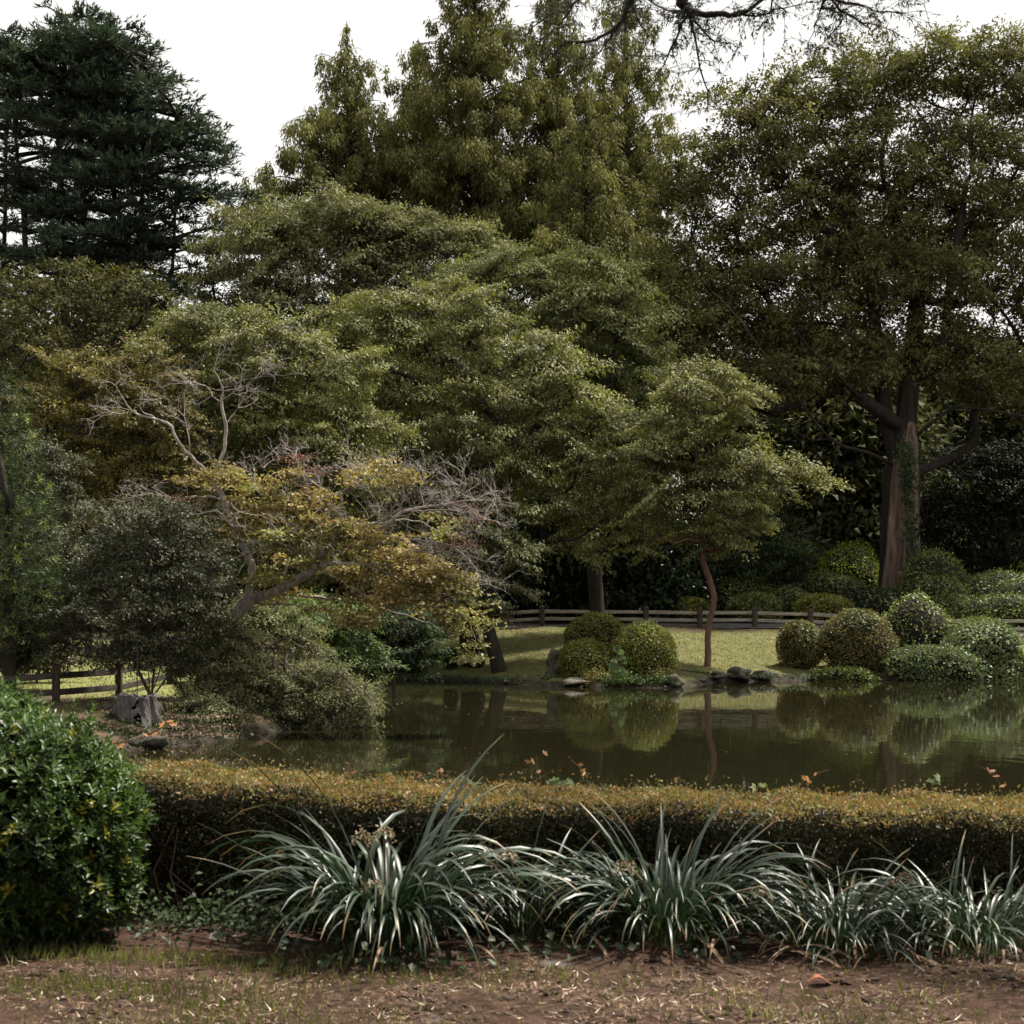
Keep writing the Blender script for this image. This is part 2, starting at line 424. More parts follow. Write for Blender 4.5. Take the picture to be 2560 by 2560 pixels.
def ground_mat():
    m = bpy.data.materials.new('ground')
    m.use_nodes = True
    nt = m.node_tree; N_, L_ = nt.nodes, nt.links
    p = N_['Principled BSDF']; p.inputs['Roughness'].default_value = 0.95; p.inputs['Specular IOR Level'].default_value = 0.1
    ge = N_.new('ShaderNodeNewGeometry')

    def nz(scale, detail=5, rough=0.6):
        n = N_.new('ShaderNodeTexNoise'); n.inputs['Scale'].default_value = scale; n.inputs['Detail'].default_value = detail
        n.inputs['Roughness'].default_value = rough
        L_.new(ge.outputs['Position'], n.inputs['Vector'])
        return n.outputs['Fac']

    def mix(f, a, b):
        x = N_.new('ShaderNodeMix'); x.data_type = 'RGBA'
        L_.new(f, x.inputs['Factor'])
        L_.new(a, x.inputs['A']); L_.new(b, x.inputs['B'])
        return x.outputs['Result']

    def rmp(f, stops):
        r = ramp(nt, stops); L_.new(f, r.inputs['Fac']); return r.outputs['Color']

    def mrange(v, a, b):
        r = N_.new('ShaderNodeMapRange'); r.inputs['From Min'].default_value = a; r.inputs['From Max'].default_value = b
        L_.new(v, r.inputs['Value']); return r.outputs['Result']
    sx = N_.new('ShaderNodeSeparateXYZ'); L_.new(ge.outputs['Position'], sx.inputs[0])
    y, z, x = sx.outputs['Y'], sx.outputs['Z'], sx.outputs['X']
    # near soil with pale trodden patches
    soil = rmp(nz(9, 8, 0.75), [(0.3, (0.020, 0.012, 0.009)), (0.52, (0.078, 0.046, 0.033)), (0.7, (0.155, 0.100, 0.074))])
    grey = rmp(nz(30, 4), [(0.3, (0.13, 0.12, 0.11)), (0.7, (0.22, 0.205, 0.19))])
    near = mix(mrange(nz(0.9, 3), 0.66, 0.72), soil, grey)
    # lawn with worn brown areas
    lawn = rmp(nz(3.5, 8, 0.8), [(0.3, (0.070, 0.078, 0.028)), (0.5, (0.125, 0.125, 0.048)), (0.7, (0.18, 0.160, 0.070))])
    worn = rmp(nz(5, 8, 0.8), [(0.3, (0.05, 0.037, 0.026)), (0.6, (0.12, 0.085, 0.055)), (0.75, (0.19, 0.12, 0.07))])
    wv = N_.new('ShaderNodeMath'); wv.operation = 'MULTIPLY_ADD'; wv.inputs[1].default_value = 6.0
    L_.new(nz(0.45, 3), wv.inputs[0]); L_.new(y, wv.inputs[2])
    far = mix(mrange(wv.outputs[0], 64.0, 65.2), lawn, worn)
    # peninsula: leaf-strewn earth near the stump, green grass behind the near fence
    green = rmp(nz(6, 6, 0.7), [(0.3, (0.115, 0.128, 0.042)), (0.7, (0.25, 0.245, 0.092))])
    pen = mix(mrange(wv.outputs[0], 34.8, 36.2), worn, green)
    f1 = mrange(y, 45.0, 49.0)
    mid = mix(f1, pen, far)
    c = mix(mrange(y, 17.0, 19.0), near, mid)
    # forest floor beyond the path, dark wet edge at the water
    ff = N_.new('ShaderNodeRGB'); ff.outputs[0].default_value = (0.035, 0.030, 0.018, 1)
    c = mix(mrange(y, 63.3, 64.0), c, ff.outputs[0])
    mud = rmp(nz(8), [(0.35, (0.02, 0.017, 0.012)), (0.65, (0.07, 0.06, 0.045))])
    mv = N_.new('ShaderNodeMath'); mv.operation = 'MULTIPLY_ADD'; mv.inputs[1].default_value = -0.25
    L_.new(nz(3), mv.inputs[0]); L_.new(z, mv.inputs[2])
    c = mix(mrange(mv.outputs[0], -0.50, -0.60), c, mud)
    L_.new(c, p.inputs['Base Color'])
    bp = N_.new('ShaderNodeBump'); bp.inputs['Strength'].default_value = 0.9; bp.inputs['Distance'].default_value = 0.05
    L_.new(nz(14, 8, 0.75), bp.inputs['Height'])
    L_.new(bp.outputs['Normal'], p.inputs['Normal'])
    return m


ground.data.materials.append(ground_mat())

# water
wm = bpy.data.materials.new('pond_water')
wm.use_nodes = True
nt = wm.node_tree
p = nt.nodes['Principled BSDF']
p.inputs['Base Color'].default_value = (0.012, 0.011, 0.005, 1)
p.inputs['Roughness'].default_value = 0.03
p.inputs['IOR'].default_value = 1.33
ge = nt.nodes.new('ShaderNodeNewGeometry')
mp = nt.nodes.new('ShaderNodeMapping'); mp.inputs['Scale'].default_value = (1.0, 0.55, 1)
no = nt.nodes.new('ShaderNodeTexNoise'); no.inputs['Scale'].default_value = 2.2; no.inputs['Detail'].default_value = 3
bp = nt.nodes.new('ShaderNodeBump'); bp.inputs['Strength'].default_value = 0.05; bp.inputs['Distance'].default_value = 0.06
nt.links.new(ge.outputs['Position'], mp.inputs['Vector']); nt.links.new(mp.outputs['Vector'], no.inputs['Vector'])
nt.links.new(no.outputs['Fac'], bp.inputs['Height']); nt.links.new(bp.outputs['Normal'], p.inputs['Normal'])
WZ = -0.6
water = link('pond_water', fast_mesh('pond_water', np.array([(-12, 12.2, WZ), (50, 12.2, WZ), (50, 58, WZ), (-12, 58, WZ)]), np.array([[0, 1, 2, 3]])), wm)
tag(water, kind='structure')

# path along the far fence
px_ = np.linspace(-14, 45, 60)
pv = []
for x in px_:
    for yy in (62.0, 63.6):
        pv.append((x, yy + 0.1 * math.sin(x * 0.4), gz(x, yy) + 0.03))
pf = [[2 * i, 2 * i + 2, 2 * i + 3, 2 * i + 1] for i in range(len(px_) - 1)]
tag(link('path', fast_mesh('path', np.array(pv), np.array(pf)), M['path']), kind='structure')

# ------------------------------------------------------------------ tree builder
class Skel:
    def __init__(s, cap=20000):
        s.P = np.zeros((cap, 3)); s.par = np.full(cap, -1, int); s.n = 0

    def node(s, p, par):
        s.P[s.n] = p; s.par[s.n] = par; s.n += 1
        return s.n - 1

    def path(s, pts, par=-1, step=0.5, jit=0.03):
        pts = [np.asarray(q, float) for q in pts]
        cur = par
        if par < 0:
            cur = s.node(pts[0], -1)
        prev = s.P[cur].copy()
        todo = pts[1:] if par < 0 else pts
        allp = [prev] + todo
        # Catmull-Rom through the points
        for k in range(len(allp) - 1):
            p0 = allp[max(k - 1, 0)]; p1 = allp[k]; p2 = allp[k + 1]; p3 = allp[min(k + 2, len(allp) - 1)]
            L = np.linalg.norm(p2 - p1)
            m = max(1, int(round(L / step)))
            for q in range(1, m + 1):
                t = q / m
                c = 0.5 * ((2 * p1) + (-p0 + p2) * t + (2 * p0 - 5 * p1 + 4 * p2 - p3) * t * t + (-p0 + 3 * p1 - 3 * p2 + p3) * t ** 3)
                c = c + (rng.standard_normal(3) * jit * L / m if q < m else 0)
                cur = s.node(c, cur)
        return cur

    def nearest(s, q, zpen=0.8, minz=-1e9):
        P = s.P[:s.n]
        d = P - q
        cost = np.linalg.norm(d, axis=1) + zpen * np.maximum(d[:, 2] + 0.15 * np.linalg.norm(d[:, :2], axis=1), 0)
        cost = np.where(P[:, 2] < minz, cost + 1e6, cost)
        return int(np.argmin(cost))

    def attach(s, q, step=0.5, zpen=0.8, minz=-1e9, jit=0.06, sag=0.0):
        j = s.nearest(q, zpen, minz)
        a = s.P[j]
        d = np.linalg.norm(q - a)
        if d < 1e-3: return j
        pj = s.par[j]
        t = norm(a - s.P[pj]) if pj >= 0 else np.array([0, 0, 1.0])
        c = a + t * d * 0.35 + np.array([0, 0, d * 0.08])
        m = max(2, int(d / step))
        cur = j
        for k in range(1, m + 1):
            u = k / m
            b = (1 - u) ** 2 * a + 2 * u * (1 - u) * c + u * u * q
            b = b + (rng.standard_normal(3) * jit * d / m if k < m else 0)
            b[2] -= sag * u * u
            cur = s.node(b, cur)
        return cur

    def tubes(s, r0, rmin, power=0.5, sides=7, tb=None, jag=0.06, flare=1.25):
        n = s.n
        par = s.par[:n]
        cnt = np.zeros(n)
        ch = [[] for _ in range(n)]
        for i in range(n):
            if par[i] >= 0: ch[par[i]].append(i)
        for i in range(n - 1, -1, -1):
            cnt[i] += 1
            if par[i] >= 0: cnt[par[i]] += cnt[i]
        R = np.maximum(rmin, r0 * (cnt / cnt[0]) ** power)
        tb = tb or Tubes()
        roots = [i for i in range(n) if par[i] < 0]
        stack = [(r, None) for r in roots]
        while stack:
            i, start = stack.pop()
            chain = [start] if start is not None else []
            chain.append(i)
            cur = i
            while ch[cur]:
                c = max(ch[cur], key=lambda q: cnt[q])
                for o in ch[cur]:
                    if o != c: stack.append((o, cur))
                chain.append(c)
                cur = c
            P = s.P[chain]
            rr = R[chain].copy()
            if start is not None: rr[0] = min(rr[0], rr[1] * 1.15)
            else:
                rr[:3] *= np.array([flare, 1 + (flare - 1) * .4, 1 + (flare - 1) * .1])[:len(rr[:3])]
            rr[-1] *= 0.6
            k = sides if rr[0] > 0.12 else (5 if rr[0] > 0.04 else 3)
            tb.add(P, rr, k, jag if rr[0] > 0.1 else 0)
        return tb


def poisson_pick(C, rmin, limit):
    keep = []
    for c in C:
        if all(np.sum((c - k) ** 2) > rmin * rmin for k in keep):
            keep.append(c)
            if len(keep) >= limit: break
    return np.array(keep)


def sample_env(ells, n, rmin, inner=0.25, front=0.5):
    """puff centres on and inside a set of ellipsoids (cx,cy,cz,rx,ry,rz)"""
    E = np.array(ells, float)
    vol = (E[:, 3] * E[:, 5] + E[:, 4] * E[:, 5] + E[:, 3] * E[:, 4])
    pick = rng.choice(len(E), size=n * 14, p=vol / vol.sum())
    u = unit(n * 14)
    u[:, 2] = np.where(rng.random(len(u)) < 0.45, np.abs(u[:, 2]), u[:, 2])
    u[:, 1] = np.where(rng.random(len(u)) < front, -np.abs(u[:, 1]), u[:, 1])
    r = np.where(rng.random(len(u)) < inner, rng.uniform(0.35, 0.9, len(u)), rng.uniform(0.86, 1.08, len(u)))
    C = E[pick, :3] + u * r[:, None] * E[pick, 3:]
    # drop those deep inside another ellipsoid
    ok = np.ones(len(C), bool)
    for e in E:
        q = (((C - e[:3]) / e[3:]) ** 2).sum(1)
        ok &= ~((q < 0.55) & (r > 0.86))
    return poisson_pick(C[ok], rmin, n)


def puff_leaves(LV, C, R, n, L, ratio, droop=0.35, up=0.8, tuft=9, tspread=0.3, tint_base=None, lvar=0.3, shell=0.55, upper=0.75, spray=False):
    """leaves in flattened puffs: C (m,3) centres, R (m,3) radii, n leaves per puff (array or int)"""
    m = len(C)
    n = np.broadcast_to(n, (m,)).astype(int)
    idx = np.repeat(np.arange(m), n)
    # tufts
    u = unit(m * tuft)
    u[:, 2] = np.where(rng.random(len(u)) < upper, np.abs(u[:, 2]), u[:, 2])
    r = 1 - shell * rng.random(len(u)) ** 1.5
    TC = np.repeat(C, tuft, 0) + u * r[:, None] * np.repeat(R, tuft, 0)
    ti = idx * tuft + rng.integers(0, tuft, len(idx))
    off = rng.standard_normal((len(idx), 3)) * np.array([1, 1, 0.6]) * (R[idx] * tspread)
    P = TC[ti] + off
    out = u[ti]
    if spray:                                   # leaves strung along drooping branchlets
        TCx = np.repeat(C, tuft, 0) + u * np.array([1, 1, 0.75]) * (0.75 + 0.65 * rng.random((len(u), 1)) ** 2) * np.repeat(R, tuft, 0)
        v = 0.25 + 0.8 * rng.random(len(idx)) ** 0.75
        P = C[idx] + (TCx[ti] - C[idx]) * v[:, None] + rng.standard_normal((len(idx), 3)) * np.array([1, 1, 0.55]) * (R[idx] * (0.36 - 0.17 * v)[:, None])
        P[:, 2] += R[idx, 0] * (0.12 * v - 0.30 * np.maximum(v - 0.45, 0) ** 2 * 2.2)
        TC = TCx
    if spray:
        tl = rng.normal(0, 0.34, (m, 2))
        cc = C.mean(0)
        od_ = norm((C - cc)[:, :2] + 1e-6)
        tl = tl - 0.07 * od_
        P[:, 2] += ((P - C[idx])[:, :2] * tl[idx]).sum(1)
        q = TC - np.repeat(C, tuft, 0)
        TC = TC.copy(); TC[:, 2] += (q[:, :2] * np.repeat(tl, tuft, 0)).sum(1)
    A = out * np.array([1, 1, 0.25]) * 0.7 + unit(len(idx)) * 0.75
    A[:, 2] -= droop
    Nn = out * 0.5 + unit(len(idx)) * 0.55
    Nn[:, 2] += up
    T = rng.random(len(idx)) * 0.62 + (rng.random(m)[idx] * 0.26 if tint_base is None else tint_base[idx]) + rng.random(m * tuft)[ti] * 0.12
    acc = rng.random(len(idx))
    T = np.where(acc > 0.985, 0.9 + 0.1 * rng.random(len(idx)), T * 0.93)
    Ls = L * (1 - lvar + 2 * lvar * rng.random(len(idx)))
    LV.add(P, A, Nn, Ls, Ls * ratio, T)
    return TC


def px_ell(L, d):
    """ellipsoids given as (px, py, rx, ry[, depth offset[, depth radius]])"""
    out = []
    for e in L:
        px, py, rx, ry = e[:4]
        dd = d + (e[4] if len(e) > 4 else 0)
        s = S(dd)
        c = W(px, py, dd)
        ry_m = e[5] if len(e) > 5 else 0.8 * rx / s
        out.append((c[0], c[1], c[2], rx / s, ry_m, ry / s))
    return out


def broad_tree(name, label, base_px, d, ells, mat, bark, npuff, puff, nleaf, L, ratio, r0, flat=0.5, droop=0.35, up=0.8, limbs=None,
               group=None, inner=0.25, rmin_f=0.75, category='tree', trunk_top=None, tuft=9, tspread=0.3, thin=0.012, front=0.55, lean=0.0, minz=0.25,
               back_thin=0.5, shell=0.55, spray=True, power=0.5, rmin=0.02, var=(0.7, 1.35), upper=0.75):
    x0 = (base_px - 1280) / F * d
    base = np.array([x0, d, gz(x0, d) - 0.05])
    E = px_ell(ells, d)
    root = empty(name, base, label, category, group)
    sk = Skel()
    C = sample_env(E, npuff, puff * rmin_f, inner, front)
    cen = np.mean(np.array(E)[:, :3], 0)
    if limbs is None:
        top = np.array(trunk_top if trunk_top is not None else [base[0] * 0.4 + cen[0] * 0.6, base[1] * 0.4 + cen[1] * 0.6, cen[2]])
        h = top[2] - base[2]
        mid = base + (top - base) * 0.5 + np.array([rng.normal() * 0.05 * h, rng.normal() * 0.05 * h, 0])
        sk.path([base, mid, top], step=0.5)
    else:
        for k, lim in enumerate(limbs):
            if k == 0: sk.path([base] + [W(a, b, d + (c[0] if c else 0)) for a, b, *c in lim], step=0.5)
            else:
                pts = [W(a, b, d + (c[0] if c else 0)) for a, b, *c in lim]
                j = sk.nearest(pts[0], 0.0)
                sk.path(pts, j, step=0.5)
    zmin = base[2] + minz * (cen[2] - base[2])
    order = np.argsort(np.linalg.norm((C - sk.P[:1]) * np.array([1, 1, 0.7]), axis=1))
    C = C[order]
    for c in C:
        sk.attach(c - np.array([0, 0, puff * flat * 0.4]), minz=zmin)
    sc_ = rng.uniform(var[0], var[1], len(C))
    R = np.stack([puff * sc_, puff * sc_, puff * flat * sc_], -1)
    cnt = np.array(nleaf * sc_ ** 2)
    cnt = np.where(C[:, 1] > cen[1] + 0.8, cnt * back_thin, cnt)
    LV = Leaves()
    TC = puff_leaves(LV, C, R, cnt, L, ratio, droop, up, tuft, tspread, shell=shell, spray=spray, upper=upper)
    tb = sk.tubes(r0, rmin, power)
    # twigs from each puff centre to its tufts
    tw = TC.reshape(len(C), tuft, 3)
    for k in range(len(C)):
        for q in range(0, tuft, 2):
            a = C[k] - np.array([0, 0, puff * flat * 0.4]); b = tw[k, q]
            tb.add([a, (a + b) / 2 + rng.standard_normal(3) * 0.08 * puff, b], [0.02 + thin * .3, thin, thin * 0.5], 3)
    link('trunk', tb.mesh('trunk', base), M[bark], root)
    link('crown', LV.mesh('crown', base, tri=True), M[mat], root)
    return root, LV, base


# ------------------------------------------------------------------ conifers
def cedar(label, base_px, d, top_px, env, stems, dens=1.0, cap=3.4):
    """env: list of (py, left half width px, right half width px) measured from base_px"""
    x0 = (base_px - 1280) / F * d
    base = np.array([x0, d, gz(x0, d) - 0.1])
    root = empty('cedar_tree', base, label, 'tree', 'dark cedars against the white sky')
    s = S(d)
    env = np.array(env, float)
    tb, LV = Tubes(), Leaves()
    for (sx, stop, r) in stems:
        bx = W(sx, 0, d)[0]
        top = W(sx, stop, d + rng.normal() * 0.9)
        b = np.array([x0 + (bx - x0) * 0.25, d, base[2]])
        mid = np.array([x0 + (bx - x0) * 0.85, d, base[2] + (top[2] - base[2]) * 0.5])
        pts = []
        for t in np.linspace(0, 1, 16):
            q = (1 - t) ** 2 * b + 2 * t * (1 - t) * mid + t * t * top
            pts.append(q + rng.standard_normal(3) * 0.06)
        tb.add(pts, np.linspace(r, 0.05, 16), 8, 0.05)
        stem = np.array(pts)
        z0_, z1_ = W(0, env[-1][0], d)[2], top[2]
        zc = np.concatenate([np.arange(z0_, z1_ - 2.5, 1.25), np.arange(z1_ - 2.4, z1_, 0.5)])
        for z in zc:
            k = np.searchsorted(stem[:, 2], z)
            k = min(max(k, 1), 15)
            t = (z - stem[k - 1, 2]) / max(stem[k, 2] - stem[k - 1, 2], 1e-3)
            o = stem[k - 1] + t * (stem[k] - stem[k - 1])
            py = YH - (z - HC) * s
            lw = np.interp(py, env[:, 0], env[:, 1]) / s
            rw = np.interp(py, env[:, 0], env[:, 2]) / s
            a0 = rng.random() * 6.28
            nb = 4
            for q in range(nb):
                az = a0 + q * 2 * math.pi / nb + rng.normal() * 0.35
                c, sn = math.cos(az), math.sin(az)
                wx = (rw + (x0 - o[0])) if c > 0 else (lw - (x0 - o[0]))
                wx = max(wx, 0.3)
                Ln = wx * (0.4 + 0.6 * abs(c)) * rng.uniform(0.78, 1.1)
                Ln = min(max(Ln, 0.35), cap * rng.uniform(0.8, 1.1))
                zz = z + rng.normal() * 0.3
                m = max(4, int(Ln / 0.55))
                tt = np.linspace(0, 1, m)
                rise = rng.uniform(0.05, 0.22)
                bp_ = np.stack([o[0] + c * Ln * tt, o[1] + sn * Ln * tt, zz + Ln * (rise * np.sin(tt * 2.0) - 0.06 * tt ** 3)], -1)
                bp_[:, :2] += np.cumsum(rng.standard_normal((m, 2)) * 0.05, 0)
                tb.add(bp_, np.linspace(0.03 + 0.022 * Ln, 0.012, m), 4)
                # flat side branchlets with needle tufts
                nside = max(6, int(Ln / 0.16))
                ts = rng.uniform(0.16, 1.0, nside) ** 0.8
                side = np.where(rng.random(nside) < 0.5, 1, -1)
                pos = np.stack([np.interp(ts, tt, bp_[:, i]) for i in range(3)], -1)
                ang = az + side * rng.uniform(0.5, 1.15, nside)
                ln = (0.35 + 0.42 * Ln * (1 - ts * 0.7)) * rng.uniform(0.6, 1.2, nside)
                ln = np.minimum(ln, 2.3)
                tipd = np.stack([np.cos(ang), np.sin(ang), rng.normal(0.05, 0.12, nside)], -1)
                for i in range(nside):
                    if ln[i] > 0.4:
                        tb.add([pos[i], pos[i] + tipd[i] * ln[i] * 0.95], [0.016, 0.006], 3)
                per = np.maximum(3, (ln / 0.06 * dens)).astype(int)
                ix = np.repeat(np.arange(nside), per)
                v = rng.random(len(ix))
                Pn = pos[ix] + tipd[ix] * (ln[ix] * v)[:, None] + rng.standard_normal((len(ix), 3)) * np.array([0.06, 0.06, 0.03])
                An = tipd[ix] * 0.9 + unit(len(ix)) * 0.6 + np.array([0, 0, 0.12])
                Nn = unit(len(ix)) * 0.5 + np.array([0, 0, 0.9])
                Ls = rng.uniform(0.24, 0.42, len(ix))
                tnt = rng.random(len(ix)) * 0.6 + rng.random() * 0.35
                LV.add(Pn, An, Nn, Ls, Ls * 0.3, tnt)
    link('trunk', tb.mesh('trunk', base), M['bark_dark'], root)
    link('crown', LV.mesh('crown', base, tri=True), M['cedar'], root)
    return len(LV.P)


def metasequoia(label, base_px, d, top, slope, low_py, dens=1.0, r0=0.42, maxhw=230):
    x0 = (base_px - 1280) / F * d
    base = np.array([x0, d, gz(x0, d) - 0.1])
    root = empty('dawn_redwood', base, label, 'tree', 'tall feathery conifers behind the rounded trees')
    s = S(d)
    tb, LV = Tubes(), Leaves()
    topw = W(top[0], top[1], d)
    n = 24
    st = np.linspace(0, 1, n)[:, None]
    stem = base + (topw - base) * st
    stem[1:-1, :2] += np.cumsum(rng.standard_normal((n - 2, 2)) * 0.02, 0)
    tb.add(stem, r0 * (1 - st[:, 0]) ** 0.9 + 0.015, 7, 0.05)
    zlow = W(0, low_py, d)[2]
    z = topw[2] - 0.25
    a0 = 0
    CL, RL, AL = [], [], []
    while z > zlow:
        t = (z - base[2]) / (topw[2] - base[2])
        o = base + (topw - base) * t
        dy = (topw[2] - z) * s
        hw = min(slope * dy ** 0.88 * 1.72, maxhw) / s
        hw *= (1 + 0.18 * math.sin(z * 1.7 + base_px))
        nb = 3 if hw < 1.0 else 4
        for q in range(nb):
            a0 += 2.4 + rng.normal() * 0.3
            c, sn = math.cos(a0), math.sin(a0)
            Ln = max(hw * rng.uniform(0.55, 1.1), 0.2)
            m = max(4, int(Ln / 0.4))
            tt = np.linspace(0, 1, m)
            rise = rng.uniform(0.35, 0.75)
            br = np.stack([o[0] + c * Ln * tt, o[1] + sn * Ln * tt, z + Ln * (rise * np.sin(tt * 1.9) * 0.8 - 0.25 * tt ** 2)], -1)
            tb.add(br, np.linspace(0.018 + 0.014 * Ln, 0.008, m), 3)
            k = max(1, int(Ln / 0.42))
            ts = np.clip(1 - rng.random(k) ** 1.3 * 0.85, 0.12, 1.0)
            pos = np.stack([np.interp(ts, tt, br[:, i]) for i in range(3)], -1) + rng.standard_normal((k, 3)) * np.array([0.22, 0.22, 0.08]) * min(1, Ln)
            CL.append(pos)
            RL.append(np.repeat([min(0.24 + 0.05 * Ln, 0.42)], k) * rng.uniform(0.7, 1.25, k))
        z -= rng.uniform(0.26, 0.48)
    C = np.concatenate(CL); R = np.concatenate(RL)
    per = np.maximum(8, (R / 0.3) ** 2 * 38 * dens).astype(int)
    ix = np.repeat(np.arange(len(C)), per)
    nn = len(ix)
    u = unit(nn) * rng.random((nn, 1)) ** 0.45
    hang = rng.random(nn)
    Pn = C[ix] + u * R[ix][:, None] * np.array([1, 1, 0.5]) * (1 - 0.45 * hang[:, None])
    Pn[:, 2] -= hang * R[ix] * 2.0
    An = u * np.array([0.6, 0.6, 0.1]) + unit(nn) * 0.35 + np.array([0, 0, -0.75])
    Nn = u * np.array([1, 1, 0.3]) + unit(nn) * 0.5 + np.array([0, 0, 0.35])
    Ls = rng.uniform(0.175, 0.34, nn)
    tnt = rng.random(nn) * 0.5 + rng.random(len(C))[ix] * 0.42
    LV.add(Pn, An, Nn, Ls, Ls * 0.36, tnt)
    link('trunk', tb.mesh('trunk', base), M['bark_dark'], root)
    link('crown', LV.mesh('crown', base, tri=True), M['metasequoia'], root)


# cedars, far left
cedar('broad dark cedar with flat tiers and several trunks showing sky between them', 250, 75, (140, 45),
      [(20, 150, -90), (60, 170, 20), (100, 200, 110), (150, 280, 165), (250, 320, 230), (330, 330, 330), (450, 330, 392), (520, 330, 395), (580, 320, 360), (670, 320, 305), (760, 300, 270)],
      [(135, 40, 0.42), (205, 85, 0.34), (290, 105, 0.3), (372, 125, 0.24), (30, 140, 0.3), (455, 260, 0.16)], dens=0.9, cap=5.0)
cedar('dark cedar cut off by the edge of the picture, beside the broad cedar', -60, 80, (-50, 110),
      [(110, 6, 20), (190, 60, 110), (300, 120, 170), (420, 180, 190), (540, 220, 220), (640, 230, 230), (760, 220, 200)],
      [(-40, 110, 0.4), (20, 180, 0.25)], dens=0.7, cap=4)

# dawn redwoods
metasequoia('feathery conifer standing apart as the nearest to the dark cedars', 866, 82, (866, 52), 0.58, 605, 1.0)
metasequoia('second feathery conifer from the dark cedars, lower than its neighbours', 1034, 86, (1046, 95), 0.52, 630, 1.0, maxhw=170)
metasequoia('tallest full feathery conifer with its trunk showing in gaps at mid height', 1185, 82, (1185, -260), 0.42, 650, 1.0, r0=0.5)
metasequoia('feathery conifer third from the big spreading tree, behind the hanging branch', 1385, 84, (1390, -130), 0.40, 710, 1.0)
metasequoia('feathery conifer next to the big spreading tree, thin at the top', 1561, 88, (1565, -190), 0.33, 860, 0.75, maxhw=170)
metasequoia('feathery conifer half hidden between the two rounded crowns and the spreading tree', 1470, 78, (1462, 215), 0.50, 900, 1.0, maxhw=170)
metasequoia('short feathery conifer peeking over the grey green rounded tree', 690, 88, (664, 400), 0.8, 640, 0.9, maxhw=130)

# ------------------------------------------------------------------ broadleaf trees
T = broad_tree
T('dogwood_tree', 'grey green rounded tree below the feathery conifers, on the cedar side', 780, 66,
  [(690, 650, 165, 110), (850, 600, 170, 90), (640, 800, 130, 90), (780, 760, 180, 120), (600, 720, 90, 90), (560, 830, 90, 80)], 'dogwood', 'bark_dark', 140, 1.05, 430, 0.185, 0.5, 0.28, flat=0.5)
T('dogwood_tree', 'grey green rounded tree below the tallest feathery conifer', 1130, 67,
  [(1020, 650, 150, 110), (1150, 660, 130, 100), (1240, 660, 60, 60), (1010, 780, 170, 120), (1150, 790, 130, 90)], 'dogwood', 'bark_dark', 130, 1.05, 430, 0.185, 0.5, 0.28, flat=0.5)
T('evergreen_oak', 'brownish dark evergreen with rounded clumps in front of the broad cedar', 330, 60,
  [(290, 800, 140, 100), (410, 850, 90, 80), (300, 920, 190, 110), (180, 740, 80, 60), (150, 930, 120, 90)], 'evergreen', 'bark_dark', 100, 1.15, 420, 0.19, 0.5, 0.3, flat=0.8, up=0.5, spray=False, rmin_f=1.05, tspread=0.17, tuft=26, shell=0.4, upper=0.62, inner=0.45)
T('evergreen_oak', 'dark evergreen with yellow tinged clumps at the edge of the picture', 20, 57,
  [(30, 800, 100, 90), (60, 900, 120, 100), (-60, 840, 100, 140)], 'evergreen', 'bark_dark', 70, 1.1, 420, 0.19, 0.5, 0.28, flat=0.8, up=0.5, spray=False, rmin_f=1.05, tspread=0.17, tuft=26, shell=0.4, upper=0.62, inner=0.45)
T('cherry_tree', 'leafy green tree with a pale top behind the bare grey branches', 600, 48,
  [(500, 850, 110, 70), (640, 880, 140, 90), (700, 980, 190, 130), (600, 1060, 170, 140), (760, 1130, 190, 120), (560, 1200, 150, 110), (720, 1330, 180, 120), (560, 1380, 120, 90), (800, 1000, 120, 150), (870, 1140, 130, 130), (450, 880, 90, 70)], 'cherry', 'bark_dark', 260, 0.76, 400, 0.14, 0.42, 0.22, flat=0.5, droop=0.6)
T('cherry_tree', 'largest leafy green tree, bulging towards the pond in the middle', 1180, 54,
  [(960, 830, 170, 90), (1110, 800, 130, 90), (1010, 930, 210, 120), (1230, 920, 150, 120), (1150, 1050, 230, 140), (1000, 1180, 200, 120), (1330, 1130, 170, 110), (1260, 1250, 210, 130),
   (1130, 1330, 170, 110), (1390, 1240, 120, 110), (920, 1350, 170, 120), (1050, 1430, 130, 80), (1420, 1330, 110, 90), (1330, 960, 150, 120), (1430, 1080, 120, 110), (860, 930, 110, 100)], 'cherry', 'bark_dark', 390, 0.85, 390, 0.148, 0.42, 0.34, flat=0.5, droop=0.65)
T('cherry_tree', 'leafy green tree with a dark hollow under its crown, beside the big spreading tree', 1500, 60,
  [(1290, 730, 150, 80), (1440, 720, 150, 80), (1540, 800, 100, 110), (1380, 830, 180, 110), (1560, 930, 110, 110), (1480, 1000, 110, 80), (1520, 1130, 130, 90), (1600, 1000, 100, 110), (1180, 740, 110, 80)], 'cherry_grey', 'bark_dark', 190, 0.88, 430, 0.155, 0.42, 0.3, flat=0.5, droop=0.65)
T('cherry_tree', 'small pale green tiered tree with a thin reddish crooked trunk on the lawn', 1768, 53,
  [(1760, 990, 150, 62), (1690, 1110, 180, 80), (1600, 1210, 120, 80), (1840, 1190, 150, 60), (1975, 1200, 95, 30), (1730, 1270, 190, 90), (1660, 1350, 110, 50), (1800, 1330, 110, 50)],
  'cherry', 'bark_red', 160, 0.66, 400, 0.14, 0.42, 0.12, flat=0.36, droop=0.6, minz=0.62,
  limbs=[[(1772, 1560), (1785, 1490), (1770, 1440), (1757, 1405), (1760, 1370), (1745, 1300), (1740, 1180), (1750, 1030)], [(1765, 1375), (1800, 1335), (1840, 1260), (1860, 1200)]])
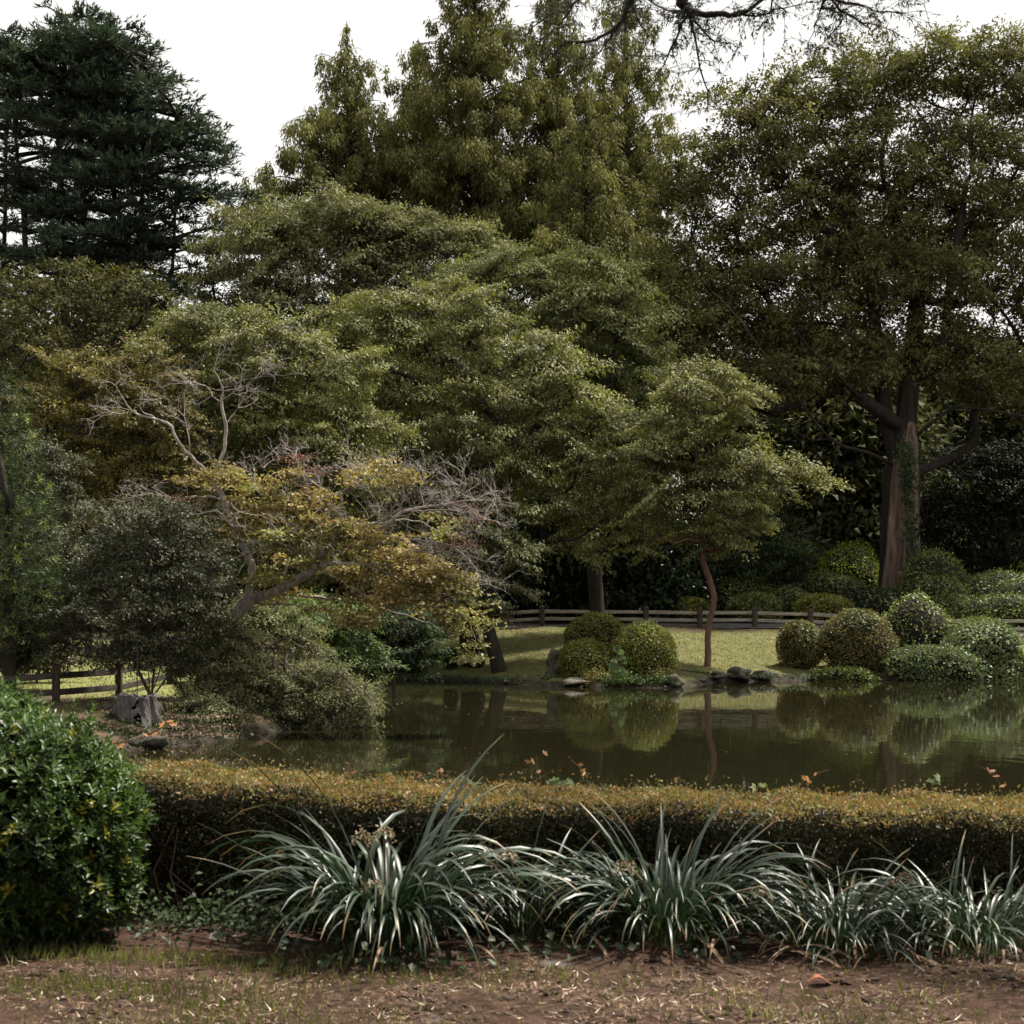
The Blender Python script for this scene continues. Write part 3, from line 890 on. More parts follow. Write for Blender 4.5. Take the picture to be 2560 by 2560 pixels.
T('hornbeam_tree', 'drooping brownish green tree with its dark trunk near the water, behind the autumn maple', 1248, 52,
  [(1200, 1390, 150, 60), (1290, 1420, 80, 80), (1130, 1440, 140, 80), (1010, 1560, 110, 90), (930, 1600, 70, 70), (1260, 1480, 60, 50)], 'overhang', 'bark_dark', 80, 0.6, 230, 0.15, 0.42, 0.24, flat=0.45, droop=0.8)
T('maple_tree', 'olive and rust coloured maple in dense tiers behind the grey bare branches', 290, 45,
  [(230, 950, 120, 60), (390, 960, 100, 60), (160, 1060, 120, 90), (330, 1080, 170, 110), (230, 1180, 160, 100), (400, 1180, 110, 90), (150, 1250, 110, 80), (320, 1290, 140, 60)],
  'olive_maple', 'bark_dark', 170, 0.62, 330, 0.115, 0.6, 0.2, flat=0.36, droop=0.25)
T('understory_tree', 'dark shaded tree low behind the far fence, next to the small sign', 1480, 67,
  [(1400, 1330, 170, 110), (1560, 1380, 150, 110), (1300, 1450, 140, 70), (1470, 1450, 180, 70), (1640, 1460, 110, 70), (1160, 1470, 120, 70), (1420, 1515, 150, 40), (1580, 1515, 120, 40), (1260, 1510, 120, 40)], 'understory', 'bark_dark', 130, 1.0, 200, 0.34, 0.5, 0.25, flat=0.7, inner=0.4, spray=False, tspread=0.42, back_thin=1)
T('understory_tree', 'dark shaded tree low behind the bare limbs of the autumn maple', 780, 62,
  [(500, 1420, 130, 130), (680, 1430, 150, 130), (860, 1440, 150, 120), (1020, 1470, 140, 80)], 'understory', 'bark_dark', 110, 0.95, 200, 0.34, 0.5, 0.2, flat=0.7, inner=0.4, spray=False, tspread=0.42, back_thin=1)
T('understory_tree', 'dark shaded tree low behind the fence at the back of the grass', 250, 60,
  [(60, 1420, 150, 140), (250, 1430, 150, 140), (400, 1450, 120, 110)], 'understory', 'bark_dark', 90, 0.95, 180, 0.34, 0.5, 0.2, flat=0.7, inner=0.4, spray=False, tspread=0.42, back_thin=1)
T('yew_tree', 'dark green conifer-like bush tree behind the thin reddish trunk', 1850, 68,
  [(1850, 1330, 110, 100), (1900, 1420, 110, 70), (1780, 1420, 110, 80), (1690, 1495, 100, 40), (1800, 1500, 80, 40)], 'understory', 'bark_dark', 60, 0.9, 260, 0.24, 0.3, 0.2, flat=0.45, inner=0.1)

# far wood behind, each tree its own
for k, (px, top, wd, hh, d, mat, lab) in enumerate([
    (120, 690, 260, 760, 90, 'evergreen', 'dark wood tree behind the brownish evergreen, under the broad cedar'),
    (400, 800, 170, 640, 90, 'evergreen', 'dark wood tree behind the gap between the cedar and the grey green rounded tree'),
    (860, 900, 250, 600, 79, 'forest', 'shaded wood tree close behind the largest leafy tree, on its cedar side'),
    (1330, 900, 250, 600, 80, 'forest', 'shaded wood tree close behind the leafy tree with the dark hollow'),
    (480, 960, 230, 540, 80, 'forest', 'shaded wood tree close behind the leafy tree with the pale top'),
    (260, 980, 300, 330, 92, 'forest', 'dull green wood tree far behind the olive maple'),
    (640, 920, 260, 420, 95, 'forest', 'dull green wood tree far behind the grey green rounded tree'),
    (1080, 880, 280, 420, 94, 'forest', 'dull green wood tree far behind the largest leafy tree'),
    (1640, 700, 250, 700, 92, 'forest', 'dull green wood tree far behind the dark hollow under the crown'),
    (1960, 800, 230, 640, 90, 'forest', 'greyish wood tree seen between the spreading limbs, nearer the small tiered tree'),
    (2130, 900, 190, 560, 84, 'forest', 'greyish rounded wood tree beside the great peeling trunk'),
    (2370, 860, 220, 560, 96, 'forest', 'olive wood tree behind the great trunk and the black tree'),
    (2640, 880, 220, 560, 94, 'forest', 'olive wood tree at the edge of the picture above the black tree')]):
    ry = hh / 2
    T('wood_tree', lab, px, d, [(px, top + ry * 0.8, wd * 0.75, ry * 0.8), (px - wd * 0.35, top + ry * 1.3, wd * 0.6, ry * 0.8), (px + wd * 0.35, top + ry * 1.35, wd * 0.6, ry * 0.8), (px, 1400, wd * 0.9, 110)],
      mat, 'bark_dark', 130, 1.6, 190, 0.50, 0.55, 0.3, flat=0.7, group='wood trees beyond the garden', inner=0.45, spray=False, tspread=0.42, back_thin=1)
T('shade_black_tree', 'dense tree with deep shade painted nearly black by the right border', 2480, 74,
  [(2460, 1240, 130, 130), (2400, 1340, 110, 120), (2560, 1300, 130, 170)], 'shade_black_tree', 'bark_dark', 110, 0.95, 300, 0.22, 0.5, 0.3, flat=0.7, inner=0.3, spray=False)

# the great spreading tree
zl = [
    [(2250, 1420), (2252, 1330), (2256, 1200), (2262, 1100), (2276, 950), (2294, 745), (2284, 660), (2240, 560), (2230, 495)],
    [(2250, 1180), (2226, 1095), (2206, 990), (2198, 886), (2181, 762), (2163, 694), (2134, 614), (2078, 579), (1967, 565), (1880, 590)],
    [(2134, 614), (2120, 560), (2087, 494), (2065, 455), (1980, 400)],
    [(2056, 570), (2011, 490), (1940, 470), (1860, 500)],
    [(2230, 495), (2212, 472), (2163, 458), (2110, 420), (2050, 340)],
    [(2212, 472), (2203, 392), (2216, 338), (2230, 270), (2210, 200)],
    [(2230, 495), (2287, 458), (2336, 432), (2380, 330), (2420, 250)],
    [(2276, 950), (2347, 900, -1), (2381, 659, -1.5), (2399, 570, -1.5), (2412, 472, -1.5), (2430, 418, -1.5), (2428, 300), (2450, 200)],
    [(2412, 472), (2350, 414, -2), (2332, 334, -2), (2274, 254, -2)],
    [(2399, 570), (2480, 500), (2540, 430), (2600, 330)],
    [(2262, 1075), (2148, 990, -2), (2074, 919, -3), (2012, 857, -4), (1960, 770, -5), (1900, 700, -5)],
    [(2256, 1172), (2165, 1130, -2), (2078, 1097, -4), (1983, 981, -5), (1921, 899, -6), (1850, 800, -6), (1780, 730, -6)],
    [(2078, 1097, -4), (2037, 1101, -4), (1975, 1072, -5), (1917, 1044, -6), (1840, 1010, -6)],
    [(2264, 1114), (2335, 1052, -1), (2389, 1019, -1), (2480, 1027, -2), (2600, 1050, -3)],
    [(2260, 1193), (2364, 1151, 1), (2430, 1114, 1), (2521, 1106, 1), (2620, 1125, 1)],
    [(2294, 745), (2400, 760, 2), (2500, 720, 2), (2600, 740, 3)],
    [(2181, 762), (2060, 730, 3), (1960, 700, 3), (1850, 690, 3)],
    [(2198, 886), (2100, 820, -4), (2010, 740, -6), (1900, 640, -7)],
]
zroot, zLV, zbase = T('zelkova_tree', 'huge spreading tree with many dark limbs and a thick peeling trunk', 2245, 70,
  [(1790, 440, 130, 120), (1900, 330, 150, 120), (2060, 280, 150, 110), (2210, 230, 140, 110), (2340, 210, 130, 100), (2470, 200, 120, 100), (2570, 250, 120, 130), (1760, 580, 130, 130), (1850, 720, 160, 100),
   (2000, 540, 200, 160), (2200, 480, 200, 180), (2420, 480, 200, 180), (2560, 560, 130, 180), (2050, 740, 220, 110), (2300, 740, 220, 110), (2520, 780, 170, 120), (1900, 880, 120, 70), (2120, 900, 150, 60), (2420, 930, 180, 80), (2560, 1000, 100, 60), (1700, 720, 110, 110), (1690, 860, 110, 80), (1800, 830, 120, 90), (2000, 960, 170, 60), (1700, 560, 90, 110), (1720, 470, 80, 80), (2250, 620, 250, 200, 2), (2450, 650, 200, 200, 2), (2020, 640, 200, 160, 2)],
  'zelkova', 'bark_zelkova', 640, 1.12, 330, 0.235, 0.46, 0.86, flat=0.85, droop=0.3, up=0.6, limbs=zl, tuft=9, var=(0.6, 1.3), inner=0.55, rmin_f=0.72, category='tree', minz=0.25, tspread=0.28, front=0.22, back_thin=1.0, power=0.60, rmin=0.03)
# peeling bark slab and ivy on its trunk
tb = Tubes()
a = W(2266, 1480, 69.05); 
pts = [W(2262, 1500, 69.3), W(2264, 1430, 69.1), W(2262, 1330, 69.1), W(2262, 1200, 69.2), W(2270, 1120, 69.4), W(2276, 1060, 69.7)]
tb.add(pts, [0.66, 0.6, 0.55, 0.5, 0.38, 0.25], 9, 0.12)
tb.add([W(2222, 1475, 69.0), W(2232, 1380, 69.0), W(2240, 1250, 69.2), W(2242, 1150, 69.6)], [0.40, 0.34, 0.32, 0.22], 7, 0.12)
link('peeling_bark', tb.mesh('peeling_bark', zbase), M['bark_peel'], zroot)
LV = Leaves()
n = 900
tt = rng.random(n)
c = np.stack([np.interp(tt, [0, .5, 1], [2285, 2272, 2262]), np.interp(tt, [0, .5, 1], [1440, 1230, 1100])], -1) + rng.standard_normal((n, 2)) * np.array([12, 12])
Pz = np.array([W(a, b, 68.35 + rng.random() * 0.15) for a, b in c])
LV.add(Pz, unit(n) * 0.6 + np.array([0, -0.2, -0.6]), unit(n) * 0.4 + np.array([0, -1, 0.4]), 0.14, 0.11, rng.random(n) * 0.7)
tag(link('ivy', LV.mesh('ivy', zbase), M['understory'], zroot), kind='stuff')

# ------------------------------------------------------------------ podocarp and small dark tree at the left
def needle_tree(label, base_px, d, ells, n_tuft, mat, L=0.2):
    x0 = (base_px - 1280) / F * d
    base = np.array([x0, d, gz(x0, d) - 0.05])
    root = empty('podocarp_tree', base, label, 'tree')
    E = px_ell(ells, d)
    C = sample_env(E, n_tuft, 0.16, inner=0.25, front=0.7)
    cen = np.mean(np.array(E)[:, :3], 0)
    sk = Skel()
    sk.path([base, cen], step=0.4)
    for c in poisson_pick(C, 0.5, 200): sk.attach(c, step=0.3)
    tb = sk.tubes(0.14, 0.01)
    per = 15
    ix = np.repeat(np.arange(len(C)), per)
    ax = norm(norm(C - cen) * np.array([1, 1, 0.4]) + np.array([0, 0, 0.35]) + unit(len(C)) * 0.35)
    v = rng.random(len(ix))
    P = C[ix] + ax[ix] * (v * 0.16)[:, None]
    A = ax[ix] * 0.55 + unit(len(ix)) * 0.8
    Nn = unit(len(ix)) * 0.6 + ax[ix]
    Ls = L * rng.uniform(0.6, 1.15, len(ix))
    young = (rng.random(len(C)) < 0.09)[ix]
    tnt = np.where(young, 0.96, rng.random(len(ix)) * 0.85)
    LV = Leaves(); LV.add(P, A, Nn, Ls, Ls * 0.14, tnt)
    link('trunk', tb.mesh('trunk', base), M['bark_dark'], root)
    link('crown', LV.mesh('crown', base, tri=True), M[mat], root)


needle_tree('dark green tree with long narrow leaves and bright young tips at the left border', 20, 30,
            [(30, 1030, 45, 100), (0, 1150, 95, 110), (30, 1290, 100, 130), (20, 1430, 110, 120), (-40, 1540, 110, 110), (80, 1500, 60, 90)], 1700, 'podocarp', .17)
T('silver_shrub', 'dull bluish green shrub between the narrow leaved tree and the olive maple', 140, 37,
  [(110, 1190, 70, 100), (140, 1300, 60, 90), (90, 1380, 90, 90)], 'small_leaf', 'bark_dark', 50, 0.4, 260, 0.085, 0.45, 0.1, flat=0.7, up=0.5)

T('camellia_tree', 'dark fine leaved shrub tree with pale leaf glints and several slim stems behind the stump', 375, 31,
  [(380, 1330, 130, 70), (250, 1420, 110, 90), (420, 1440, 150, 110), (340, 1540, 200, 110), (200, 1560, 90, 80), (500, 1560, 70, 90), (350, 1640, 140, 40)], 'small_leaf', 'twig_brown',
  250, 0.36, 230, 0.072, 0.5, 0.055, rmin=0.006, thin=0.004, flat=0.75, droop=0.1, up=0.6, minz=0.3, tspread=0.32, inner=0.45, back_thin=0.8,
  limbs=[[(372, 1690), (365, 1640), (340, 1560), (300, 1460)], [(375, 1735), (352, 1690), (330, 1640), (250, 1560)], [(378, 1735), (395, 1690), (410, 1640), (440, 1500)], [(382, 1740), (420, 1690), (455, 1630), (490, 1560)], [(380, 1735), (385, 1680), (385, 1600), (390, 1400)]])
T('olive_bush', 'low brownish bush on the grass behind the near fence post', 90, 36,
  [(90, 1625, 70, 42), (40, 1650, 50, 36), (140, 1640, 40, 40)], 'olive_bush', 'twig_brown', 45, 0.26, 170, 0.09, 0.5, 0.03, flat=0.7, category='bush', up=0.5)
T('leafy_bush', 'small green bush under the dark fine leaved tree, by the back fence', 490, 36,
  [(500, 1640, 50, 40), (520, 1680, 40, 40)], 'fresh', 'twig_brown', 30, 0.25, 160, 0.08, 0.5, 0.03, flat=0.7, category='bush', up=0.5)
T('dark_shrubbery', 'shaded dark shrub beneath the narrow leaved tree', 20, 34,
  [(30, 1600, 80, 60), (120, 1520, 60, 70)], 'understory', 'bark_dark', 40, 0.4, 200, 0.12, 0.5, 0.06, flat=0.7, category='bush')

# shrubs of the peninsula, below the autumn maple
T('mixed_shrub', 'fresh green shrub with pale leaf edges under the autumn maple', 850, 37,
  [(760, 1560, 100, 50), (860, 1580, 70, 60), (700, 1640, 60, 50), (900, 1660, 50, 40), (800, 1670, 90, 50)], 'fresh', 'twig_brown', 95, 0.42, 200, 0.11, 0.45, 0.05, flat=0.5, category='bush', droop=0.4)
T('mixed_shrub', 'grey green dense shrub tangled with dry vines beside the maple trunk', 640, 35,
  [(640, 1560, 80, 60), (560, 1640, 60, 60), (730, 1620, 70, 60), (590, 1710, 70, 60), (660, 1680, 80, 60)], 'overhang', 'twig_brown', 100, 0.36, 230, 0.075, 0.5, 0.05, flat=0.6, category='bush')
T('mixed_shrub', 'dark drooping shrub at the water edge below the maple tip', 990, 44,
  [(1010, 1580, 70, 60), (960, 1640, 90, 50), (1040, 1640, 50, 50)], 'understory', 'twig_brown', 60, 0.45, 230, 0.13, 0.45, 0.06, flat=0.5, category='bush', droop=0.7)
T('overhanging_shrub', 'silvery green shrub leaning out over the pond', 700, 33.0,
  [(640, 1700, 90, 55), (560, 1770, 70, 60), (620, 1800, 110, 50), (780, 1720, 110, 60), (870, 1760, 80, 45), (760, 1800, 110, 50), (900, 1800, 45, 30), (560, 1830, 70, 30), (570, 1665, 80, 45, -1.2), (540, 1730, 80, 50, -1.2), (555, 1600, 75, 45, -1.3), (500, 1650, 60, 55, -1.3), (480, 1790, 60, 42, -2.6), (545, 1800, 60, 42, -2.6)], 'overhang', 'twig_brown', 270, 0.40, 290, 0.072, 0.5, 0.07,
  flat=0.5, category='bush', droop=0.35, minz=-0.2, inner=0.2)

# tangle of bare vines over the shrub
vb = W(620, 1640, 33); vb = np.array([vb[0], 32.4, gz(vb[0], 33)])
root = empty('dry_vine', vb, 'tangle of bare brown vines hanging over the silvery shrub', 'vine')
tb = Tubes()
for k in range(150):
    a = np.array([rng.normal(640, 50), rng.normal(1625, 25)]) if k < 95 else np.array([rng.uniform(680, 920), rng.uniform(1660, 1740)])
    n = rng.integers(5, 9)
    ln = rng.uniform(60, 190)
    ang = rng.choice([rng.normal(1.6, 0.45), rng.normal(0.7, 0.3), rng.normal(2.4, 0.3)])
    pts = []
    dd = 32.35 + rng.normal() * 0.18
    p_ = a.copy()
    for i in range(n):
        pts.append(W(p_[0], p_[1], dd + rng.normal() * 0.05))
        ang += rng.normal() * 0.32 + (1.57 - ang) * 0.1
        p_ = p_ + np.array([math.cos(ang), math.sin(ang)]) * ln / n
    r = rng.uniform(0.006, 0.017) if k > 12 else rng.uniform(0.03, 0.05)
    tb.add(pts, np.linspace(r, 0.004, n), 4)
link('stems', tb.mesh('stems', vb), M['twig_brown'], root)

# ------------------------------------------------------------------ the autumn maple with bare grey limbs
md = 32.0
mx0 = W(555, 1600, md)[0]
mbase = np.array([mx0, md, gz(mx0, md) - 0.05])
mroot = empty('autumn_maple', mbase, 'leaning old maple with bare grey limbs and patches of ochre autumn leaves', 'tree')
sk = Skel()
sk.path([mbase, W(560, 1640, md), W(563, 1597, md), W(617, 1510, md), W(687, 1481, md), W(762, 1440, md - .1), W(803, 1415, md - .2), W(849, 1409, md - .4), W(905, 1413, md - .7), W(980, 1440, md - .9), W(1080, 1500, md - 1)], step=0.14, jit=0.05)
ml = [
    [(617, 1505), (630, 1430, .2), (612, 1370, .2), (604, 1361, .2), (569, 1303), (542, 1278), (480, 1287, -.3), (400, 1275, -.5), (310, 1290, -.6), (270, 1310, -.6)],
    [(604, 1361, .2), (585, 1310, .3), (559, 1253, .3), (535, 1205, .3), (512, 1178, .2), (445, 1103, 0), (430, 1067, 0), (392, 1049, 0), (329, 1027, 0), (303, 987, 0), (290, 960, 0)],
    [(535, 1205, .3), (534, 1187, .4), (563, 1112, .5), (565, 1063, .5), (554, 1009, .5), (556, 969, .4), (536, 916, .4), (560, 900, .4)],
    [(472, 1140, .1), (474, 1110, .2), (466, 1060, .2), (460, 1040, .2)],
    [(565, 1063, .5), (580, 1040, .7), (595, 1020, .7)],
    [(554, 1009, .5), (530, 990, .3), (515, 965, .3), (470, 955, .1)],
    [(554, 1000, .5), (600, 970, .5), (660, 935, .5)],
    [(392, 1049), (350, 1020), (372, 985)],
    [(329, 1027), (300, 1035), (275, 1030)],
    [(687, 1481), (715, 1420, .3), (724, 1394, .3), (728, 1340, .4), (745, 1307, .4), (770, 1274, .3), (807, 1245, .2), (840, 1235, .1), (900, 1190, .2), (880, 1150)],
    [(770, 1274, .3), (800, 1220, .5), (760, 1190, .6), (740, 1140, .6)],
    [(803, 1415), (811, 1382, -.2), (850, 1340, -.3), (894, 1311, -.3), (944, 1307, -.4), (998, 1270, -.5), (1010, 1253, -.5), (1005, 1215, -.5), (985, 1180, -.5)],
    [(894, 1315, -.3), (952, 1318, -.6), (1014, 1278, -.7), (1060, 1268, -.7), (1130, 1256, -.8), (1150, 1215, -.8), (1159, 1183, -.8)],
    [(1014, 1278, -.7), (1120, 1275, -.9), (1190, 1290, -1), (1242, 1303, -1.1)],
    [(1130, 1256, -.8), (1190, 1250, -.9), (1240, 1248, -1)],
    [(944, 1310, -.4), (1000, 1299, -.2), (1060, 1307, -.2), (1101, 1332, -.2)],
    [(894, 1320, -.3), (973, 1342, -.8), (1060, 1353, -1), (1130, 1365, -1.1), (1180, 1410, -1.2), (1205, 1450, -1.2)],
    [(811, 1427), (861, 1456, -.7), (915, 1490, -.9), (990, 1530, -1)],
    [(640, 1508), (691, 1510, -.4), (745, 1514, -.6), (811, 1543, -.8), (873, 1572, -.9)],
    [(622, 1380, .1), (580, 1400, -.3), (530, 1420, -.4), (500, 1440, -.5)],
    [(615, 1400, .1), (590, 1440, -.3), (545, 1470, -.4), (497, 1478, -.5)],
    [(762, 1440), (740, 1380, -.4), (690, 1355, -.4), (660, 1365, -.4)],
    [(687, 1481), (760, 1490, .5), (850, 1500, .6), (950, 1520, .6), (1080, 1560, .5)],
    [(905, 1413, -.7), (1000, 1420, -.9), (1100, 1470, -1), (1165, 1540, -1.1), (1190, 1600, -1.1)],
    [(559, 1253, .3), (520, 1240, .1), (440, 1245, 0), (380, 1235, 0), (340, 1240, 0)],
]
for lim in ml:
    pts = [W(a, b, md + (c[0] if c else 0)) for a, b, *c in lim]
    j = sk.nearest(pts[0], 0.0)
    sk.path(pts, j, step=0.14, jit=0.10)
nbig = sk.n
limbs_tb = sk.tubes(0.155, 0.012, power=0.5, sides=8)
link('trunk', limbs_tb.mesh('trunk', mbase), M['bark_pale'], mroot)
# fine bare twigs, fanning from the outer limbs
tw = Tubes()


def twig(p, dirv, ln, r, depth):
    n = 2
    pts = [p]
    dv = norm(dirv)
    for i in range(n):
        dv = norm(dv + rng.standard_normal(3) * np.array([0.28, 0.22, 0.22]))
        pts.append(pts[-1] + dv * ln / n)
    tw.add(pts, np.linspace(r, r * 0.5, n + 1), 3)
    if depth > 0:
        for k in range(rng.integers(2, 4)):
            q = pts[rng.integers(1, n + 1)]
            d2 = norm(dv + rng.standard_normal(3) * np.array([0.75, 0.6, 0.55]) + np.array([0, 0, 0.12]))
            twig(q, d2, ln * rng.uniform(0.5, 0.8), r * 0.62, depth - 1)


ends = [(268, 1310, -.6, 6), (310, 1290, -.6, 5), (380, 1280, -.5, 4), (290, 965, 0, 4), (370, 985, 0, 4), (275, 1030, 0, 6), (330, 1025, 0, 3), (560, 900, .4, 2), (475, 955, .1, 6), (515, 965, .3, 3), (655, 935, .5, 7), (610, 965, .5, 4),
        (460, 1040, .2, 4), (595, 1020, .7, 4), (340, 1240, 0, 6), (400, 1240, 0, 5), (470, 1240, 0, 5), (480, 1290, -.3, 3), (500, 1440, -.5, 7), (545, 1420, -.4, 5), (497, 1478, -.5, 7), (560, 1465, -.4, 5), (1159, 1183, -.8, 6), (1150, 1215, -.8, 6), (1130, 1256, -.8, 8),
        (1242, 1303, -1.1, 8), (1190, 1290, -1, 9), (1240, 1248, -1, 8), (1190, 1250, -.9, 8), (1120, 1272, -.9, 8), (1060, 1268, -.7, 7), (1010, 1253, -.5, 7), (985, 1180, -.5, 6), (1005, 1215, -.5, 7), (1100, 1230, -.7, 8), (1060, 1210, -.6, 8), (950, 1240, -.3, 7),
        (1130, 1365, -1.1, 7), (1205, 1450, -1.2, 8), (1180, 1410, -1.2, 8), (1160, 1390, -1.2, 6), (880, 1150, .2, 7), (900, 1190, .2, 7), (740, 1140, .6, 7), (760, 1190, .6, 6), (800, 1220, .5, 5), (700, 1150, .5, 4), (840, 1230, .1, 6), (990, 1530, -1, 4), (915, 1490, -.9, 4),
        (660, 1365, -.4, 3), (620, 1180, .5, 5), (660, 1170, .6, 5), (850, 1340, -.3, 4), (1080, 1480, -1.1, 4), (950, 1340, -.8, 4), (600, 1500, -.3, 6), (540, 1530, -.3, 5)]
for _ in range(46): ends.append((rng.uniform(600, 1150), 0, rng.uniform(-1.3, -.2), 2))
ends = [(a, b if b else 1230 + (a - 600) * .42 + rng.normal() * 60, c, k) for (a, b, c, k) in ends]
for (a, b, c, k) in ends:
    p0 = W(a, b, md + c)
    j = sk.nearest(p0, 0)
    pj = sk.par[j]
    base_dir = norm(sk.P[j] - sk.P[pj])
    for _ in range(k):
        dv = base_dir * 0.8 + rng.standard_normal(3) * np.array([0.8, 0.6, 0.6]) + np.array([0, 0, 0.1])
        twig(sk.P[max(0, j - rng.integers(0, 3))] if rng.random() < .6 else p0, dv, rng.uniform(0.22, 0.5), 0.0075, 3)
tag(link('twigs', tw.mesh('twigs', mbase), M['twig_pale'], mroot), kind='stuff')
# leaf patches, laid in flat sprays
def maple_patch(name, mat, ells, dens, L=0.088):
    LV = Leaves()
    C, R, cn = [], [], []
    for (px, py, rx, ry, dz) in ells:
        s = S(md + dz)
        k = max(5, int(rx * ry / 210))
        for _ in range(k):
            ang = rng.random() * 6.28; rr = rng.random() ** 0.5
            C.append(W(px + math.cos(ang) * rr * rx * 1.15, py + math.sin(ang) * rr * ry * 1.5, md + dz + rng.normal() * 0.32))
            r = rng.uniform(0.20, 0.36)
            R.append((r, r, r * 0.42))
            cn.append(int(dens * (r / 0.28) ** 2))
    TC = puff_leaves(LV, np.array(C), np.array(R), np.array(cn), L, 0.75, droop=0.15, up=0.9, tuft=7, tspread=0.36)
    link(name, LV.mesh(name, mbase), M[mat], mroot)
    return np.array(C)


c1 = maple_patch('leaves', 'maple', [(690, 1240, 95, 40, .3), (620, 1275, 50, 35, .2), (800, 1275, 75, 30, .1), (900, 1340, 85, 30, -.5), (960, 1390, 95, 35, -.8), (1000, 1440, 110, 45, -1), (1060, 1480, 90, 40, -1.1), (930, 1500, 90, 40, -.9),
                                      (1110, 1500, 60, 45, -1.1), (850, 1530, 70, 28, -.6), (960, 1545, 60, 22, -.9), (990, 1190, 62, 24, -.5), (570, 1190, 34, 20, .3), (500, 1205, 55, 18, .1), (660, 1325, 70, 25, .2), (560, 1340, 30, 18, 0), (720, 1500, 60, 16, -.4),
                                      (720, 1400, 50, 25, -.2), (900, 1195, 40, 20, .1), (1040, 1420, 60, 25, -.9), (880, 1440, 60, 25, -.7)], 52)
c2 = maple_patch('leaves', 'maple_green', [(780, 1345, 105, 32, -.3), (740, 1375, 60, 30, -.3), (1100, 1310, 62, 26, -.2), (1160, 1545, 58, 45, -1.1), (1190, 1600, 34, 36, -1.1), (1180, 1640, 22, 26, -1.1), (1120, 1470, 50, 25, -1), (820, 1400, 80, 25, -.4), (600, 1205, 40, 18, .3), (640, 1440, 40, 20, -.2), (700, 1450, 50, 18, -.2)], 52)
maple_patch('leaves', 'maple_red', [(800, 1205, 40, 22, .4), (1140, 1290, 40, 20, -.7), (740, 1165, 30, 18, .6), (470, 1260, 60, 14, 0), (1160, 1370, 40, 14, -1)], 26, 0.06)
for C in (c1, c2):
    for c in C[::2]: sk.attach(c, step=0.14, zpen=0.1, minz=mbase[2] + 1.2)
tb2 = Tubes()
for i in range(nbig, sk.n):
    pass
chs = {}
for i in range(nbig, sk.n):
    j = sk.par[i]
    tb2.add([sk.P[j], sk.P[i]], [0.011, 0.009], 3)
tag(link('branchlets', tb2.mesh('branchlets', mbase), M['twig_brown'], mroot), kind='stuff')

# ------------------------------------------------------------------ clipped and mounded shrubs
def ico(n, r):
    import bmesh
    bm = bmesh.new()
    bmesh.ops.create_icosphere(bm, subdivisions=n, radius=r)
    V = np.array([v.co[:] for v in bm.verts]); Fc = np.array([[v.index for v in f.verts] for f in bm.faces])
    bm.free()
    return V, Fc


ICO_V, ICO_F = ico(3, 1.0)


def lump(u, seed, amp):
    q = np.zeros(len(u))
    for k, fr in enumerate((1.7, 3.1, 5.3)):
        r = np.random.default_rng(seed * 7 + k)
        for _ in range(3):
            w = r.standard_normal(3) * fr
            q += np.sin(u @ w + r.random() * 6.28) * amp / (fr * 0.9)
    return 1 + q


bush_count = [0]


